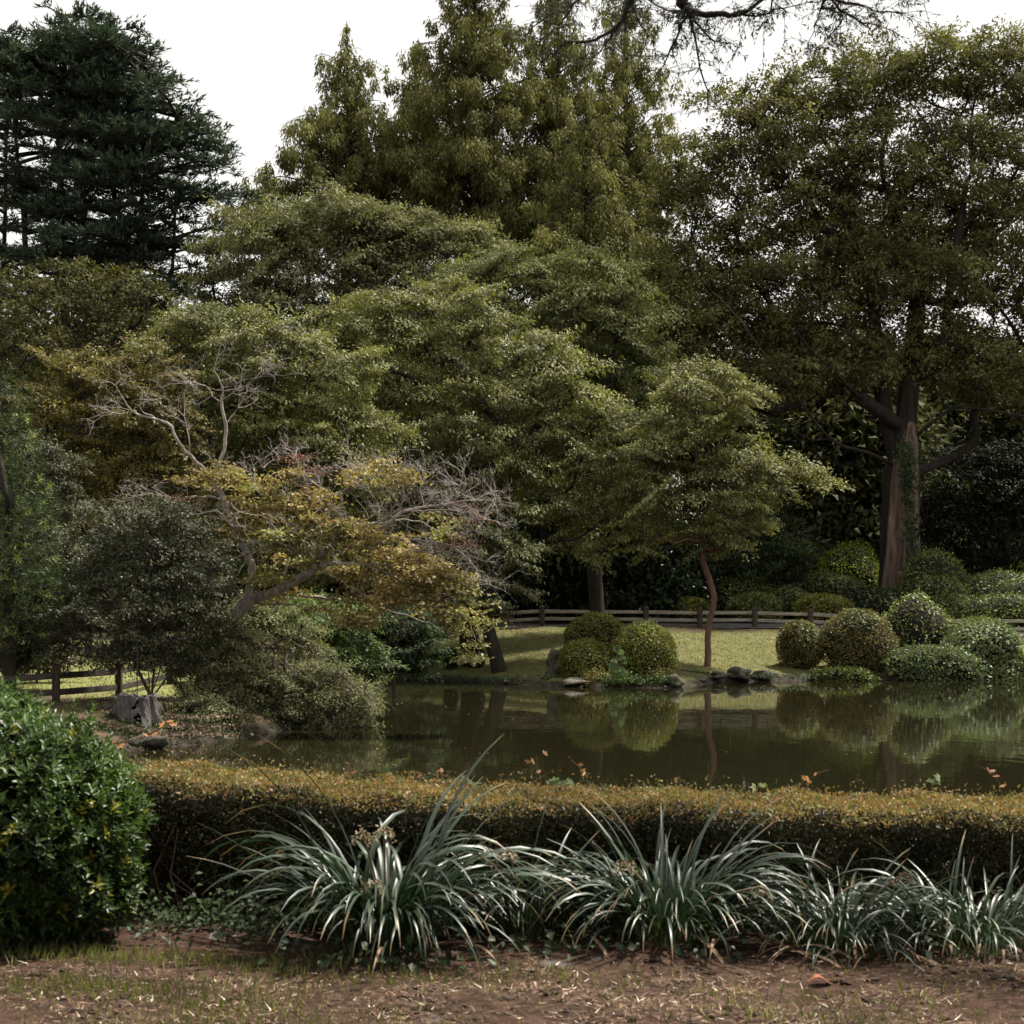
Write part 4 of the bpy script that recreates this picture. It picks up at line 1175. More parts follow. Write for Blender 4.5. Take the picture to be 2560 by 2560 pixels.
def mound(label, px, top, bottom, wpx, d, mat, n=3500, L=0.075, amp=0.10, group=None, creeper=None, name='clipped_bush', ratio=0.5, jit=0.06, depth_f=0.9, tall=0.62, stray=0.03):
    """a clipped shrub: dark branch core and a shell of small leaves"""
    bush_count[0] += 1
    sd = bush_count[0]
    s = S(d)
    x = (px - 1280) / F * d
    zt = HC + (YH - top) / s
    zb = gz(x, d) if bottom is None else HC + (YH - bottom) / s
    zb = min(zb, gz(x, d) + 0.05)
    h = zt - zb
    rx = wpx / s
    rad = np.array([rx, rx * depth_f, h * tall])
    cen = np.array([x, d, zt - h * tall])
    base = np.array([x, d, zb])
    root = empty(name, base, label, 'bush', group)
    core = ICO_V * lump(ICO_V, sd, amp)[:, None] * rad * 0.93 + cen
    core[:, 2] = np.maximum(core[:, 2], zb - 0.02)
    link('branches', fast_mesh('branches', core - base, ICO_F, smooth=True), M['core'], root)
    u = unit(int(n * 1.7))
    u = u[(u[:, 1] < 0.45)]
    f = lump(u, sd, amp) * (1 + rng.normal(0, jit * 0.5, len(u)) + np.where(rng.random(len(u)) < stray, rng.random(len(u)) * 0.12, 0))
    P = u * f[:, None] * rad + cen
    P = P + np.stack([np.sin(P[:, 2] * 9 + P[:, 0] * 7), np.sin(P[:, 0] * 9), np.sin(P[:, 0] * 8 + P[:, 1] * 9)], -1) * 0.015
    ok = P[:, 2] > zb
    P, u = P[ok], u[ok]
    on = norm(u / rad)
    A = on * 0.55 + unit(len(P)) * 0.8 + np.array([0, 0, 0.25])
    Nn = on * 0.7 + unit(len(P)) * 0.6 + np.array([0, 0, 0.3])
    Ls = L * rng.uniform(0.6, 1.4, len(P))
    tn = rng.random(len(P)) * 0.9
    tn = np.where(rng.random(len(P)) > 0.99, 1.0, tn)
    LV = Leaves(); LV.add(P, A, Nn, Ls * 1.15, Ls * 1.15 * (ratio + .1), tn)
    link('foliage', LV.mesh('foliage', base, tri=True), M[mat], root)
    if creeper:
        fx, fz, rr, k = creeper
        v = norm(np.array([fx, -0.6, fz]))
        w = unit(k * 6)
        keep = (w @ v > 1 - rr * rng.random(len(w)) ** 0.6)
        w = w[keep][:k]
        P = w * (lump(w, sd, amp) * 1.03)[:, None] * rad + cen
        P = P[P[:, 2] > zb]
        w = w[:len(P)]
        LV = Leaves()
        LV.add(P, unit(len(P)) * 0.7 + np.array([0, -0.4, -0.3]), norm(w) * 0.9 + unit(len(P)) * 0.35 + np.array([0, 0, 0.4]), L * rng.uniform(1.2, 2.2, len(P)), L * rng.uniform(0.8, 1.4, len(P)), rng.random(len(P)))
        tag(link('creeper', LV.mesh('creeper', base), M['creeper'], root, None), kind='stuff')
    return root


GA = 'clipped bushes on the far bank'
mound('wide low clipped dome, behind the two other domes of the trio at the water', 1490, 1536, 1650, 75, 52.5, 'azalea', 5200, 0.07, 0.03, GA, tall=0.55)
mound('small clipped dome in front of the trio, above the smooth stone', 1466, 1601, 1700, 72, 49.6, 'azalea', 5200, 0.066, 0.03, GA, tall=0.58)
mound('tallest clipped ball of the trio, with pale creeper on its crown', 1610, 1556, 1712, 79, 49.4, 'azalea', 7000, 0.066, 0.03, GA, creeper=(-0.05, 1.3, 0.13, 260), tall=0.52)
mound('narrow brownish clipped bush nearest the lawn, creeper on its shoulder', 2004, 1556, 1668, 58, 54.0, 'azalea_brown', 4200, 0.072, 0.10, GA, creeper=(0.3, 1.0, 0.3, 330), tall=0.55)
mound('broad brownish clipped bush with green creeper over its top', 2146, 1536, 1680, 88, 53.8, 'azalea_brown', 6000, 0.072, 0.11, GA, creeper=(-0.15, 1.4, 0.22, 600), tall=0.53)
mound('tall bright green rounded bush, highest of the bushes before the far fence', 2290, 1494, 1680, 87, 55.5, 'azalea_bright', 2600, 0.085, 0.11, GA, creeper=(0.2, 1.2, 0.15, 200), tall=0.55, jit=0.1, stray=0.08)
mound('broad bush overgrown with creeper at the border of the picture', 2450, 1538, 1690, 100, 54.2, 'azalea_dark', 2600, 0.082, 0.09, GA, creeper=(-0.2, 0.6, 0.7, 1500), tall=0.55, jit=0.12, stray=0.08)
mound('pale silvery spreading shrub at the water between the clipped bushes', 2330, 1622, 1712, 105, 52.9, 'creeper', 3800, 0.10, 0.14, None, name='spreading_shrub', tall=0.5, jit=0.2, stray=0.2, depth_f=0.5)
mound('dark green leafy shrub spilling over the bank beneath the brownish clipped bushes', 2110, 1668, 1716, 70, 52.7, 'azalea_dark', 2200, 0.10, 0.14, None, name='spreading_shrub', tall=0.5, jit=0.2, stray=0.2, depth_f=0.5)
mound('creeper covered mound trailing into the water at the border', 2520, 1640, 1715, 70, 53.2, 'azalea_dark', 2200, 0.10, 0.14, None, name='spreading_shrub', tall=0.5, jit=0.2, stray=0.2, creeper=(0, 0.2, 0.9, 500), depth_f=0.5)
GB = 'mounded bushes behind the far fence'
for (lab, px, top, bot, w, d, mat, cr) in [
    ('dome painted sunlit yellow green behind the fence, farther from the great trunk than its twin', 1992, 1352, 1470, 66, 80, 'azalea_painted_sun', None),
    ('dome painted sunlit yellow green nearest the great trunk', 2115, 1362, 1470, 80, 79, 'azalea_painted_sun', None),
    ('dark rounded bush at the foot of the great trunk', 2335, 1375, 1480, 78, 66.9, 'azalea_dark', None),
    ('small bush painted sunlit yellow green behind the dark rounded one', 2385, 1392, 1470, 36, 75, 'azalea_painted_sun', None),
    ('small bush painted sunlit yellow green by the border under the black tree', 2560, 1400, 1480, 46, 76, 'azalea_painted_sun', None),
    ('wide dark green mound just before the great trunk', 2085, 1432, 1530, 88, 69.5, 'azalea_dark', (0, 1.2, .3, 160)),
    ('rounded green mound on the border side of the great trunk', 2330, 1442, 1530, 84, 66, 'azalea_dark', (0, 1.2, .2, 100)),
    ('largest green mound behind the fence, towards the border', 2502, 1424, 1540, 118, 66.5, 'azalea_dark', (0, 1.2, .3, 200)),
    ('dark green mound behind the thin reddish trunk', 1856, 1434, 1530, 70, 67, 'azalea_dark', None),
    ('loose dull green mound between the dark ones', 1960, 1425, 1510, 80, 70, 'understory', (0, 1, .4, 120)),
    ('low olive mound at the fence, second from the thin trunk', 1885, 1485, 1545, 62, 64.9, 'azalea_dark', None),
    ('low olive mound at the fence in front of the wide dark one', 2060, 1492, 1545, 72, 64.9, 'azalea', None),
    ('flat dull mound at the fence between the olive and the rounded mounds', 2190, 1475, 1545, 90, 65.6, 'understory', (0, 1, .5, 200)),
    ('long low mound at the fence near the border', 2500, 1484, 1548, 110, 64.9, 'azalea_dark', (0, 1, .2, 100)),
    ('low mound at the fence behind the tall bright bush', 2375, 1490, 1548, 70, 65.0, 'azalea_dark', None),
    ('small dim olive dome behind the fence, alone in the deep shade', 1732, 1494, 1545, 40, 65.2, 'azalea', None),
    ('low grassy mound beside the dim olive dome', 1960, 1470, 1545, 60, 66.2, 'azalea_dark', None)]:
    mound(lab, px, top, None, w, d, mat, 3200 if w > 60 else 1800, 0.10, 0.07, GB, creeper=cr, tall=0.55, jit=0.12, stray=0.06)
mound('tiny dark tuft bush on the lawn below the maple tip, closer to the water shrub', 1127, 1625, None, 17, 53.5, 'understory', 700, 0.07, 0.08, 'tiny tufts on the lawn')
mound('tiny dark tuft bush on the lawn, next to the dark trunk', 1192, 1622, None, 17, 53.5, 'understory', 700, 0.07, 0.08, 'tiny tufts on the lawn')

# plant with round leaves between the trio of domes
pb = W(1540, 1700, 48.6)
pb[2] = gz(pb[0], 48.6)
pr = empty('round_leaf_plant', pb, 'plant with big round pale leaves between the clipped domes', 'plant')
tb = Tubes()
for k, (a, b, w) in enumerate([(1542, 1622, .12), (1552, 1630, .12), (1536, 1652, .13), (1533, 1664, .15), (1535, 1672, .16), (1552, 1673, .14), (1556, 1645, .12), (1560, 1654, .11), (1562, 1682, .13), (1548, 1690, .12), (1545, 1618, .1)]):
    c = W(a, b, 48.2)
    ang = np.linspace(0, 2 * math.pi, 10, endpoint=False)
    tilt = rng.normal() * 0.3
    V = [np.array([0, 0, -0.02])] + [np.array([math.cos(t) * w, -0.35 * math.sin(t) * w, (math.sin(t) * 0.8 + math.cos(t) * tilt * 0.4) * w]) for t in ang]
    FA = np.array([[0, 1 + i, 1 + (i + 1) % 10] for i in range(10)])
    me = fast_mesh('leaf', np.array(V), FA, np.full(10, rng.random()))
    link('leaf', me, M['heart'], pr, c - pb)
    tb.add([pb + np.array([rng.normal() * .05, -.3, 0]), (c + pb) / 2, c], [0.012, 0.01, 0.006], 4)
link('stem', tb.mesh('stem', pb), M['stem_tan'], pr)

# weeds and ground cover on the shore by the domes
def ground_cover(name, label, pts, mat, n, L, spread, h):
    LV = Leaves()
    for (px, py, d) in pts:
        c = W(px, py, d)
        k = n
        P = c + rng.standard_normal((k, 3)) * np.array([spread, spread * .4, h])
        P[:, 2] = np.maximum(P[:, 2], gz_arr(P[:, 0], P[:, 1]) + 0.0)
        P[:, 2] = np.maximum(P[:, 2], WZ + 0.02)
        Ls = L * rng.uniform(0.6, 1.3, k)
        LV.add(P, unit(k) + np.array([0, 0, .3]), unit(k) * .6 + np.array([0, -.2, .8]), Ls, Ls * .5, rng.random(k) * .95)
    return tag(link(name, LV.mesh(name), M[mat]), label, None, None, 'stuff')


ground_cover('bank_weeds', 'green weeds at the water below the clipped domes', [(1560, 1698, 48.2), (1590, 1702, 48.2), (1520, 1700, 48.3), (1650, 1700, 48.2), (1390, 1700, 49.4)], 'fresh', 420, 0.08, 0.22, 0.09)
ground_cover('bank_weeds', 'reddish weeds at the water below the clipped domes', [(1500, 1690, 48.3), (1480, 1698, 48.3), (1640, 1690, 48.3)], 'olive_maple', 300, 0.08, 0.2, 0.12)
ground_cover('bank_moss', 'mossy ground cover along the far shore', [(1000 + 26 * k, 1698, 53.6 - 0.012 * k * 26) for k in range(13)] + [(1720 + 30 * k, 1690, 51.6) for k in range(11)], 'weed', 130, 0.07, 0.3, 0.05)
ground_cover('bank_growth', 'dull green growth along the stump side shore', [(330, 1850, 29), (400, 1860, 29.3), (460, 1850, 29.6), (500, 1830, 30), (360, 1830, 29), (420, 1810, 30), (540, 1850, 29.6), (470, 1790, 31)], 'olive_bush', 330, 0.05, 0.25, 0.06)

ground_cover('bank_leaf_litter', 'brown fallen leaves on the earth round the stump', [(250 + 40 * (k % 8), 1750 + 22 * (k // 8), 31 - 0.75 * (k // 8)) for k in range(40)], 'litter', 150, 0.06, 0.3, 0.01)
ground_cover('bank_undergrowth', 'dark low undergrowth at the shore beside the stump', [(280, 1860, 27.6), (330, 1868, 27.9), (390, 1850, 28.6), (450, 1850, 29.2), (500, 1845, 29.6), (420, 1830, 28.8), (300, 1830, 28.4), (230, 1840, 27.8), (470, 1800, 30), (540, 1830, 30)], 'understory', 420, 0.06, 0.3, 0.09)
for mat, lab, n, zz in (('understory', 'dark leafy growth along the stump side water edge', 7000, .16), ('overhang', 'pale leafy growth along the stump side water edge', 2600, .2)):
    x = rng.uniform(-9.5, -3.2, n * 5); y = rng.uniform(24, 46, n * 5)
    q = pond_sd(x, y)
    ok = (q > -.12) & (q < .9) & (np.sin(x * 3.1 + y * 1.7) + rng.normal(0, .6, n * 5) > -.2)
    x, y = x[ok][:n], y[ok][:n]; k = len(x)
    P = np.stack([x, y, np.maximum(gz_arr(x, y), WZ) + rng.random(k) ** 2 * zz], -1)
    LV = Leaves(); Ls = rng.uniform(.04, .09, k)
    LV.add(P, unit(k) + np.array([0, -.2, .3]), unit(k) * .6 + np.array([0, -.3, .7]), Ls, Ls * .55, rng.random(k) * .9)
    tag(link('bank_growth', LV.mesh('bank_growth', tri=True), M[mat]), lab, None, None, 'stuff')
# rocks along the shore
def rock(label, px, py, rx, ry, d, mat='rock', group='dark rocks along the shore', sink=0.3):
    s = S(d)
    c = W(px, py, d)
    sd = int(px)
    q = lump(ICO_V, sd, 0.34) + 0.05 * np.sin(ICO_V[:, 0] * 13 + sd) * np.sin(ICO_V[:, 2] * 17)
    V = ICO_V * q[:, None]
    V = V + np.sign(V) * 0.04 * np.abs(np.sin(V * 9 + sd))
    V = V * np.array([rx / s, rx / s * 0.7, ry / s])
    o = link('rock', fast_mesh('rock', V, ICO_F, smooth=False), M[mat], None, c)
    return tag(o, label, 'rock', group)


rock('smooth pale stone lying at the water under the small clipped dome', 1444, 1704, 26, 9, 48.7, 'rock_pale', None)
rock('large jagged boulder leaning at the side of the small clipped dome', 1390, 1672, 18, 30, 49.8)
rock('low boulder in front of the jagged one', 1378, 1694, 22, 14, 49.6)
rock('mossy rock right of the tallest clipped ball', 1672, 1702, 24, 12, 48.4)
rock('grey crusted rock pile at the lawn edge', 1800, 1688, 20, 8, 51.2, 'rock')
rock('rough dark rock next to the grey crusted pile', 1848, 1686, 30, 14, 51.6)
rock('rounded dark rock below the narrow brownish bush', 1910, 1688, 28, 12, 52.2)
rock('flat dark rock low at the shore before the crusted pile', 1740, 1704, 26, 9, 50.6)
rock('dark flat rock at the bank under the dark trunk', 1180, 1702, 40, 9, 53.3)
rock('dark flat rock farther along the bank toward the maple', 1060, 1698, 44, 9, 53.7)
rock('dark flat rock on the bank toward the clipped domes', 1290, 1708, 38, 8, 50.6)
rock('dark rough boulder heaped beside the hollow stump, fence side', 262, 1780, 36, 24, 29.8)
rock('brown boulder touching the water side of the stump', 392, 1778, 16, 18, 29.4)
rock('low dark boulder in front of the stump at the shore', 375, 1815, 34, 18, 28.8)
rock('dark driftwood-like rock at the shore nearest the glossy shrub', 340, 1852, 50, 18, 27.9)
rock('small dark boulder behind the stump near the drooping shrub', 480, 1765, 26, 18, 30.4)

# hollow stump
sd_ = 28.7
sx = W(338, 1770, sd_)
sb = np.array([sx[0], sd_, gz(sx[0], sd_)])
sroot = empty('tree_stump', sb - np.array([0, 0, .05]), 'weathered grey hollow tree stump near the pond', 'stump')
sroot.scale = (0.86, 0.86, 0.86)
n, nr = 96, 30
rows = []
hst = 0.72
for k, t in enumerate(np.linspace(0, 1, nr)):
    r = 0.41 + 0.12 * (1 - t) ** 2 + 0.03 * t
    for i in range(n):
        a = i / n * 2 * math.pi
        fl = 1 + 0.06 * math.sin(a * 5 + 1) + 0.05 * math.sin(a * 9 + t * 2.5) + 0.22 * (1 - t) ** 2.5 * math.sin(a * 6 + .4) + 0.025 * math.sin(a * 17 + t * 7) + 0.02 * math.sin(a * 31 + t * 11)
        fl += 0.12 * math.exp(-((a - 3.6) / .25) ** 2 - ((t - .92) / .1) ** 2)
        rows.append((r * fl * math.cos(a), r * fl * math.sin(a) * 0.9, t * hst - 0.12 + (0.035 * math.sin(a * 3 + 1) + .02 * math.sin(a * 11)) * max(0, t - .8) * 5))
V = np.array(rows)


def hole(t, a):
    h1 = ((a - 4.92 - .12 * math.sin(t * 9)) / (.13 + .05 * math.sin(t * 14))) ** 2 + ((t - .74) / .17) ** 2 < 1
    h2 = ((a - 5.02 - .25 * (t - .25)) / .2) ** 2 + ((t - .27) / .2) ** 2 < 1
    h3 = ((a - 4.35) / .13) ** 2 + ((t - .16) / .1) ** 2 < 1
    return h1 or h2 or h3


FA = []
for k in range(nr - 1):
    for i in range(n):
        if hole((k + .5) / (nr - 1), (i + .5) / n * 2 * math.pi): continue
        j = (i + 1) % n
        FA.append([k * n + i, k * n + j, (k + 1) * n + j, (k + 1) * n + i])
shell = link('shell', fast_mesh('shell', V, np.array(FA), smooth=True), M['stump'], sroot)
sol = shell.modifiers.new('thickness', 'SOLIDIFY'); sol.thickness = 0.05; sol.offset = -1
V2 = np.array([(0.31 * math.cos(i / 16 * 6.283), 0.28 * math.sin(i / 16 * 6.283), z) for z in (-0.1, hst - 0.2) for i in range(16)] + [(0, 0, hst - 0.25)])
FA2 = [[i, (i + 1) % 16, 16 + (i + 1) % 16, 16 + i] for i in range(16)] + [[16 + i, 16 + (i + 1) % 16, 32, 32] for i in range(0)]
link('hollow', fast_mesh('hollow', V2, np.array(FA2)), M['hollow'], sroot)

# ------------------------------------------------------------------ fences
def box_mesh(name, sx, sy, sz, bev=0.012, taper=0):
    import bmesh
    bm = bmesh.new()
    bmesh.ops.create_cube(bm, size=1)
    for v in bm.verts: v.co = Vector((v.co.x * sx, v.co.y * sy, v.co.z * sz))
    bmesh.ops.bevel(bm, geom=bm.edges[:], offset=bev, segments=1, affect='EDGES')
    me = bpy.data.meshes.new(name)
    bm.to_mesh(me); bm.free()
    return me


def fence(label, posts, rails, ph=0.80, pw=0.17, rail_h=(0.6, 0.28), rt=0.12, group=None, mats=('post', 'rail'), extra=None):
    """posts: (x, y); each span gets its own rails"""
    b = np.array([posts[0][0], posts[0][1], gz(*posts[0])])
    root = empty('wooden_fence', b, label, 'fence', group)
    pm = box_mesh('post', pw, pw, ph + 0.3, 0.018)
    cm = box_mesh('cap', pw * 0.8, pw * 0.8, 0.05, 0.015)
    for (x, y) in posts:
        z = gz(x, y)
        o = link('post', pm, M[mats[0]], root, np.array([x, y, z + ph / 2 - 0.15]) - b)
        c = bpy.data.objects.new('cap', cm); col.objects.link(c); c.parent = o
        if not cm.materials: cm.materials.append(M[mats[0]])
        c.location = (0, 0, (ph + 0.3) / 2 + 0.022)
    for (p, q) in zip(posts[:-1], posts[1:]):
        P = Vector((p[0], p[1], gz(*p))); Q = Vector((q[0], q[1], gz(*q)))
        d = Q - P
        L = d.length - pw - 0.01
        for h in rail_h:
            o = link('rail', box_mesh('rail', L, 0.055, rt, 0.008), M[mats[1]], root)
            mid = (P + Q) / 2 + Vector((0, 0, h + random.uniform(-.012, .012)))
            o.location = mid - Vector(b)
            o.rotation_euler = d.to_track_quat('X', 'Z').to_euler()
    return root


fx = [945, 1080, 1218, 1355, 1483, 1615, 1750, 1887, 2026, 2167, 2310, 2457, 2600, 2745]
fd = [62.2] * len(fx)
fence('long weathered two-rail fence across the far bank', [((a - 1280) / F * dd, dd) for a, dd in zip(fx, fd)], 2, ph=0.82, pw=0.20, rail_h=(0.62, 0.31), rt=0.14)
fence('two-rail fence with shadow painted on its rails, on the grass beside the stump', [(W(-90, 0, 29.3)[0], 29.3), (W(140, 0, 30.6)[0], 30.6), (W(297, 0, 32.6)[0], 32.6), (W(425, 0, 35.5)[0], 35.5)], 2, ph=0.74, pw=0.14, rail_h=(0.55, 0.20), rt=0.13, mats=('post', 'rail_shaded'))
fence('pale two-rail fence at the back of the grass, half hidden by the fine leaved tree', [(W(-60, 0, 44)[0], 44.0), (W(222, 0, 44.5)[0], 44.5), (W(400, 0, 45)[0], 45.0), (W(560, 0, 46)[0], 46.0)], 2, ph=0.8, pw=0.17, rail_h=(0.62, 0.28), rt=0.16)

# plant name plate
sp = W(1490, 1500, 63.8)
g0 = gz(sp[0], 63.8)
sr = empty('plant_sign', (sp[0], 63.8, g0), 'small white plate on a thin dark pole behind the far fence', 'sign')
M['plate'] = surf_mat('plate', (0.5, 0.5, 0.49), (0.62, 0.62, 0.6), 5, 0.5, 0.02)
M['print'] = surf_mat('print', (0.10, 0.10, 0.10), (0.14, 0.14, 0.14), 5, 0.6, 0.02)
tb = Tubes(); tb.add([(0, 0, 0), (0, 0, HC + (YH - 1492) / S(63.8) - g0)], [0.018, 0.018], 6)
link('pole', tb.mesh('pole'), M['post'], sr)
pl = link('plate', box_mesh('plate', 0.24, 0.015, 0.15, 0.004), M['plate'], sr, (0, -0.03, HC + (YH - 1487) / S(63.8) - g0))
pl.rotation_euler = (math.radians(-22), 0, 0)
for k in range(3):
    o = link('printed_line', box_mesh('printed_line', 0.17 - 0.03 * (k == 2), 0.004, 0.012, 0.001), M['print'], pl, (0, -0.0085, 0.035 - 0.035 * k))
# white tag on the thin trunk
tgp = W(1770, 1491, 52.72)
tg = link('trunk_tag', box_mesh('trunk_tag', 0.05, 0.012, 0.05, 0.003), M['plate'], None, tgp)
tag(tg, 'tiny white tag fixed to the thin reddish trunk', 'tag')
# grey pole by the stump
pp = W(343, 1700, 29.95)
tb = Tubes(); tb.add([(0, 0, gz(pp[0], 29.95)), (0, 0, HC + (YH - 1600) / S(29.95))], [0.012, 0.012], 6)
pipe = link('thin_pole', tb.mesh('thin_pole', (0, 0, 0)), M['path'], None, (pp[0], 29.95, 0))
tag(pipe, 'thin grey pole standing behind the stump', 'pole')

# ------------------------------------------------------------------ near hedge
HX0, HX1 = -3.4, 4.4


def hedge_y(x): return 9.72 + np.interp(x, [-4, -2.2, -1, 4.5], [0.25, 0.12, 0.04, 0.0]) + 0.03 * np.sin(x * 2.3)
def hedge_h(x): return np.interp(x, [-3.5, -2.3, -1.2, 0, 1.6, 4.5], [0.95, 0.93, 0.85, 0.785, 0.745, 0.69]) + 0.012 * np.sin(x * 7) + 0.01 * np.sin(x * 13 + 1)


HT = 1.08
hb = np.array([0, 10.3, 0.0])
hr = empty('hedge', hb, 'long clipped hedge with bronze tinted top between path and pond', 'hedge')
# core of branches: lofted rounded box
prof = [(0.20, 0.12), (0.18, 0.35), (0.16, 0.78), (0.20, 0.90), (0.35, 0.95), (0.7, 0.95), (0.90, 0.92), (0.96, 0.8), (0.95, 0.1)]
rows = []
hx = np.linspace(HX0, HX1, 60)
for x in hx:
    for (a, b) in prof:
        rows.append((x, float(hedge_y(x)) + a * HT + 0.03 * math.sin(x * 9 + b * 8), b * float(hedge_h(x)) + 0.015 * math.sin(x * 11 + a * 9)))
m_ = len(prof)
FA = [[i * m_ + j, (i + 1) * m_ + j, (i + 1) * m_ + j + 1, i * m_ + j + 1] for i in range(len(hx) - 1) for j in range(m_ - 1)]
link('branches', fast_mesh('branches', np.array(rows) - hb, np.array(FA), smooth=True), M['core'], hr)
# top leaves
n = 60000
x = rng.uniform(HX0, HX1, n)
v = rng.random(n)
edge = 0.10
P = np.stack([x, hedge_y(x) + v * HT, hedge_h(x) - 0.06 * np.maximum(0, 1 - v / 0.09) ** 2 - rng.random(n) ** 2 * 0.045 + np.where(rng.random(n) < 0.07, rng.random(n) ** 2 * 0.11, 0)], -1)
P[:, 2] += 0.012 * np.sin(P[:, 0] * 15 + P[:, 1] * 9) + 0.012 * np.sin(P[:, 1] * 21 - P[:, 0] * 8)
Ls = rng.uniform(0.016, 0.034, n)
LV = Leaves()
LV.add(P, unit(n) * 0.8 + np.array([0, -.1, .55]), unit(n) * .7 + np.array([0, -.15, .6]), Ls, Ls * 0.52, np.where(rng.random(n) < .1, .99, rng.random(n) * .9))
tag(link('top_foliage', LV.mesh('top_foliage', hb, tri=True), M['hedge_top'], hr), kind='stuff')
k = rng.choice(n, 2600, replace=False)
LV = Leaves()
LV.add(P[k] + np.array([0, 0, .012]), unit(2600) * .8 + np.array([0, -.2, .5]), unit(2600) * .6 + np.array([0, -.2, .7]), rng.uniform(.02, .045, 2600), .016, rng.random(2600) * .9)
tag(link('green_shoots', LV.mesh('green_shoots', hb, tri=True), M['fresh'], hr), kind='stuff')
# side leaves, shade painted into their darker colour
n = 60000
x = rng.uniform(HX0, HX1, n)
v = rng.random(n) ** 0.75
hh = hedge_h(x)
z = 0.02 + v * (hh - 0.02)
dep = np.abs(rng.normal(0, 0.05, n)) + 0.05 * np.sin(x * 6 + z * 9) ** 2 + 0.05 * (1 - v)
P = np.stack([x, hedge_y(x) + dep + 0.03 * (v > 0.93), z], -1)
LV = Leaves()
Ls = rng.uniform(0.018, 0.04, n)
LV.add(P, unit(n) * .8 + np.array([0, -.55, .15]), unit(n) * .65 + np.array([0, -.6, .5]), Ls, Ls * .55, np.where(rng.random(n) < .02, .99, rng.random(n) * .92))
tag(link('side_foliage', LV.mesh('side_foliage', hb, tri=True), M['hedge_side_shaded'], hr), kind='stuff')
tb = Tubes()
for k in range(220):
    x = rng.uniform(HX0, HX1)
    z1 = rng.uniform(0.25, 0.7) * float(hedge_h(x))
    y0 = float(hedge_y(x)) + rng.uniform(0.0, 0.25)
    pts = [(x, y0 + .1, -0.02), (x + rng.normal() * .05, y0 + .04, z1 * .5), (x + rng.normal() * .1, y0 + .02, z1)]
    tb.add(pts, [0.008, 0.006, 0.003], 4)
link('stems', tb.mesh('stems', hb), M['stem_tan'], hr)

# creeper sprigs standing above the hedge
def leaf_star(px, py, d, w, root, org, mat):
    """three-part creeper leaf as one small mesh"""
    c = W(px, py, d)
    V, FA = [], []
    a0 = rng.random() * 6.28
    up = norm(np.array([rng.normal() * .4, -0.6 + rng.normal() * .3, 0.8]))
    e1 = norm(np.cross(up, np.array([0, 1, 0.2]))); e2 = np.cross(up, e1)
    for k in range(3):
        a = a0 + (k - 1) * 1.0
        dv = e1 * math.cos(a) + e2 * math.sin(a)
        sv = np.cross(up, dv)
        b = len(V)
        V += [0 * dv, dv * w * .5 + sv * w * .26, dv * w, dv * w * .5 - sv * w * .26, dv * w * .5 - up * w * .06]
        FA += [[b, b + 1, b + 4], [b + 1, b + 2, b + 4], [b + 2, b + 3, b + 4], [b + 3, b, b + 4]]
    me = fast_mesh('leaf', np.array(V), np.array(FA), np.full(len(FA), rng.random()))
    link('leaf', me, M[mat], root, c - org)


def sprig(label, pts, leaves, d, mat='orange', w=0.034):
    b = W(pts[0][0], pts[0][1], d)
    b[2] -= 0.03
    root = empty('creeper_sprig', b, label, 'creeper', 'creeper sprigs rising from the hedge')
    tb = Tubes()
    P = [b] + [W(a, c, d + 0.02 * i) for i, (a, c) in enumerate(pts)]
    tb.add(P, np.linspace(0.005, 0.0025, len(P)), 4)
    link('stem', tb.mesh('stem', b), M['bark_red'], root)
    for (a, c) in leaves: leaf_star(a, c, d, w * rng.uniform(.8, 1.3), root, b, mat)


hd = 10.6
sprig('reddish creeper sprig in the middle of the hedge top, tallest of all', [(1352, 1962), (1348, 1930), (1335, 1905), (1362, 1882)], [(1350, 1930), (1335, 1903), (1360, 1884), (1322, 1900)], hd, 'orange', .034)
sprig('drooping brown creeper sprig right after the tallest sprig', [(1470, 1958), (1460, 1930), (1440, 1910), (1425, 1898)], [(1455, 1928), (1462, 1936), (1450, 1915)], hd)
sprig('orange creeper sprig near the glossy shrub', [(872, 1968), (880, 1930), (872, 1908)], [(872, 1908), (885, 1928), (868, 1940)], hd + .3)
sprig('bronze creeper sprig over the first strap leaved clump', [(1010, 1965), (1022, 1945), (1030, 1930), (1060, 1942)], [(1028, 1932), (1022, 1947), (1045, 1938)], hd + .2)
sprig('bronze creeper sprig leaning over the hedge beside the first clump', [(1080, 1965), (1095, 1935), (1110, 1928), (1130, 1929)], [(1098, 1930), (1108, 1926), (1088, 1950)], hd + .2)
sprig('forked orange creeper sprig above the third strap leaved clump', [(2008, 1980), (2020, 1950), (2040, 1935), (2070, 1925)], [(2022, 1945), (2035, 1938), (2012, 1944), (2020, 1958)], hd)
sprig('orange creeper sprig arching from the hedge by the border', [(2505, 1985), (2500, 1960), (2480, 1930), (2440, 1912)], [(2505, 1962), (2490, 1942), (2470, 1926), (2480, 1924)], hd)
sprig('pale green sprig above the hedge near the border', [(2340, 1968), (2342, 1950), (2350, 1945)], [(2340, 1950), (2350, 1946), (2330, 1958)], hd, 'fresh', .05)
sprig('light green creeper leaves on the hedge middle', [(1400, 1965), (1405, 1955), (1420, 1952)], [(1385, 1952), (1400, 1950), (1418, 1956), (1432, 1953), (1375, 1960)], hd, 'fresh', .055)
sprig('light green creeper leaves above the first clump', [(1170, 1962), (1175, 1952)], [(1165, 1950), (1180, 1953), (1190, 1956)], hd, 'fresh', .06)
sprig('light green creeper leaf pair on the hedge between second and third clumps', [(1892, 1975), (1898, 1968)], [(1890, 1968), (1902, 1966)], hd, 'fresh', .06)
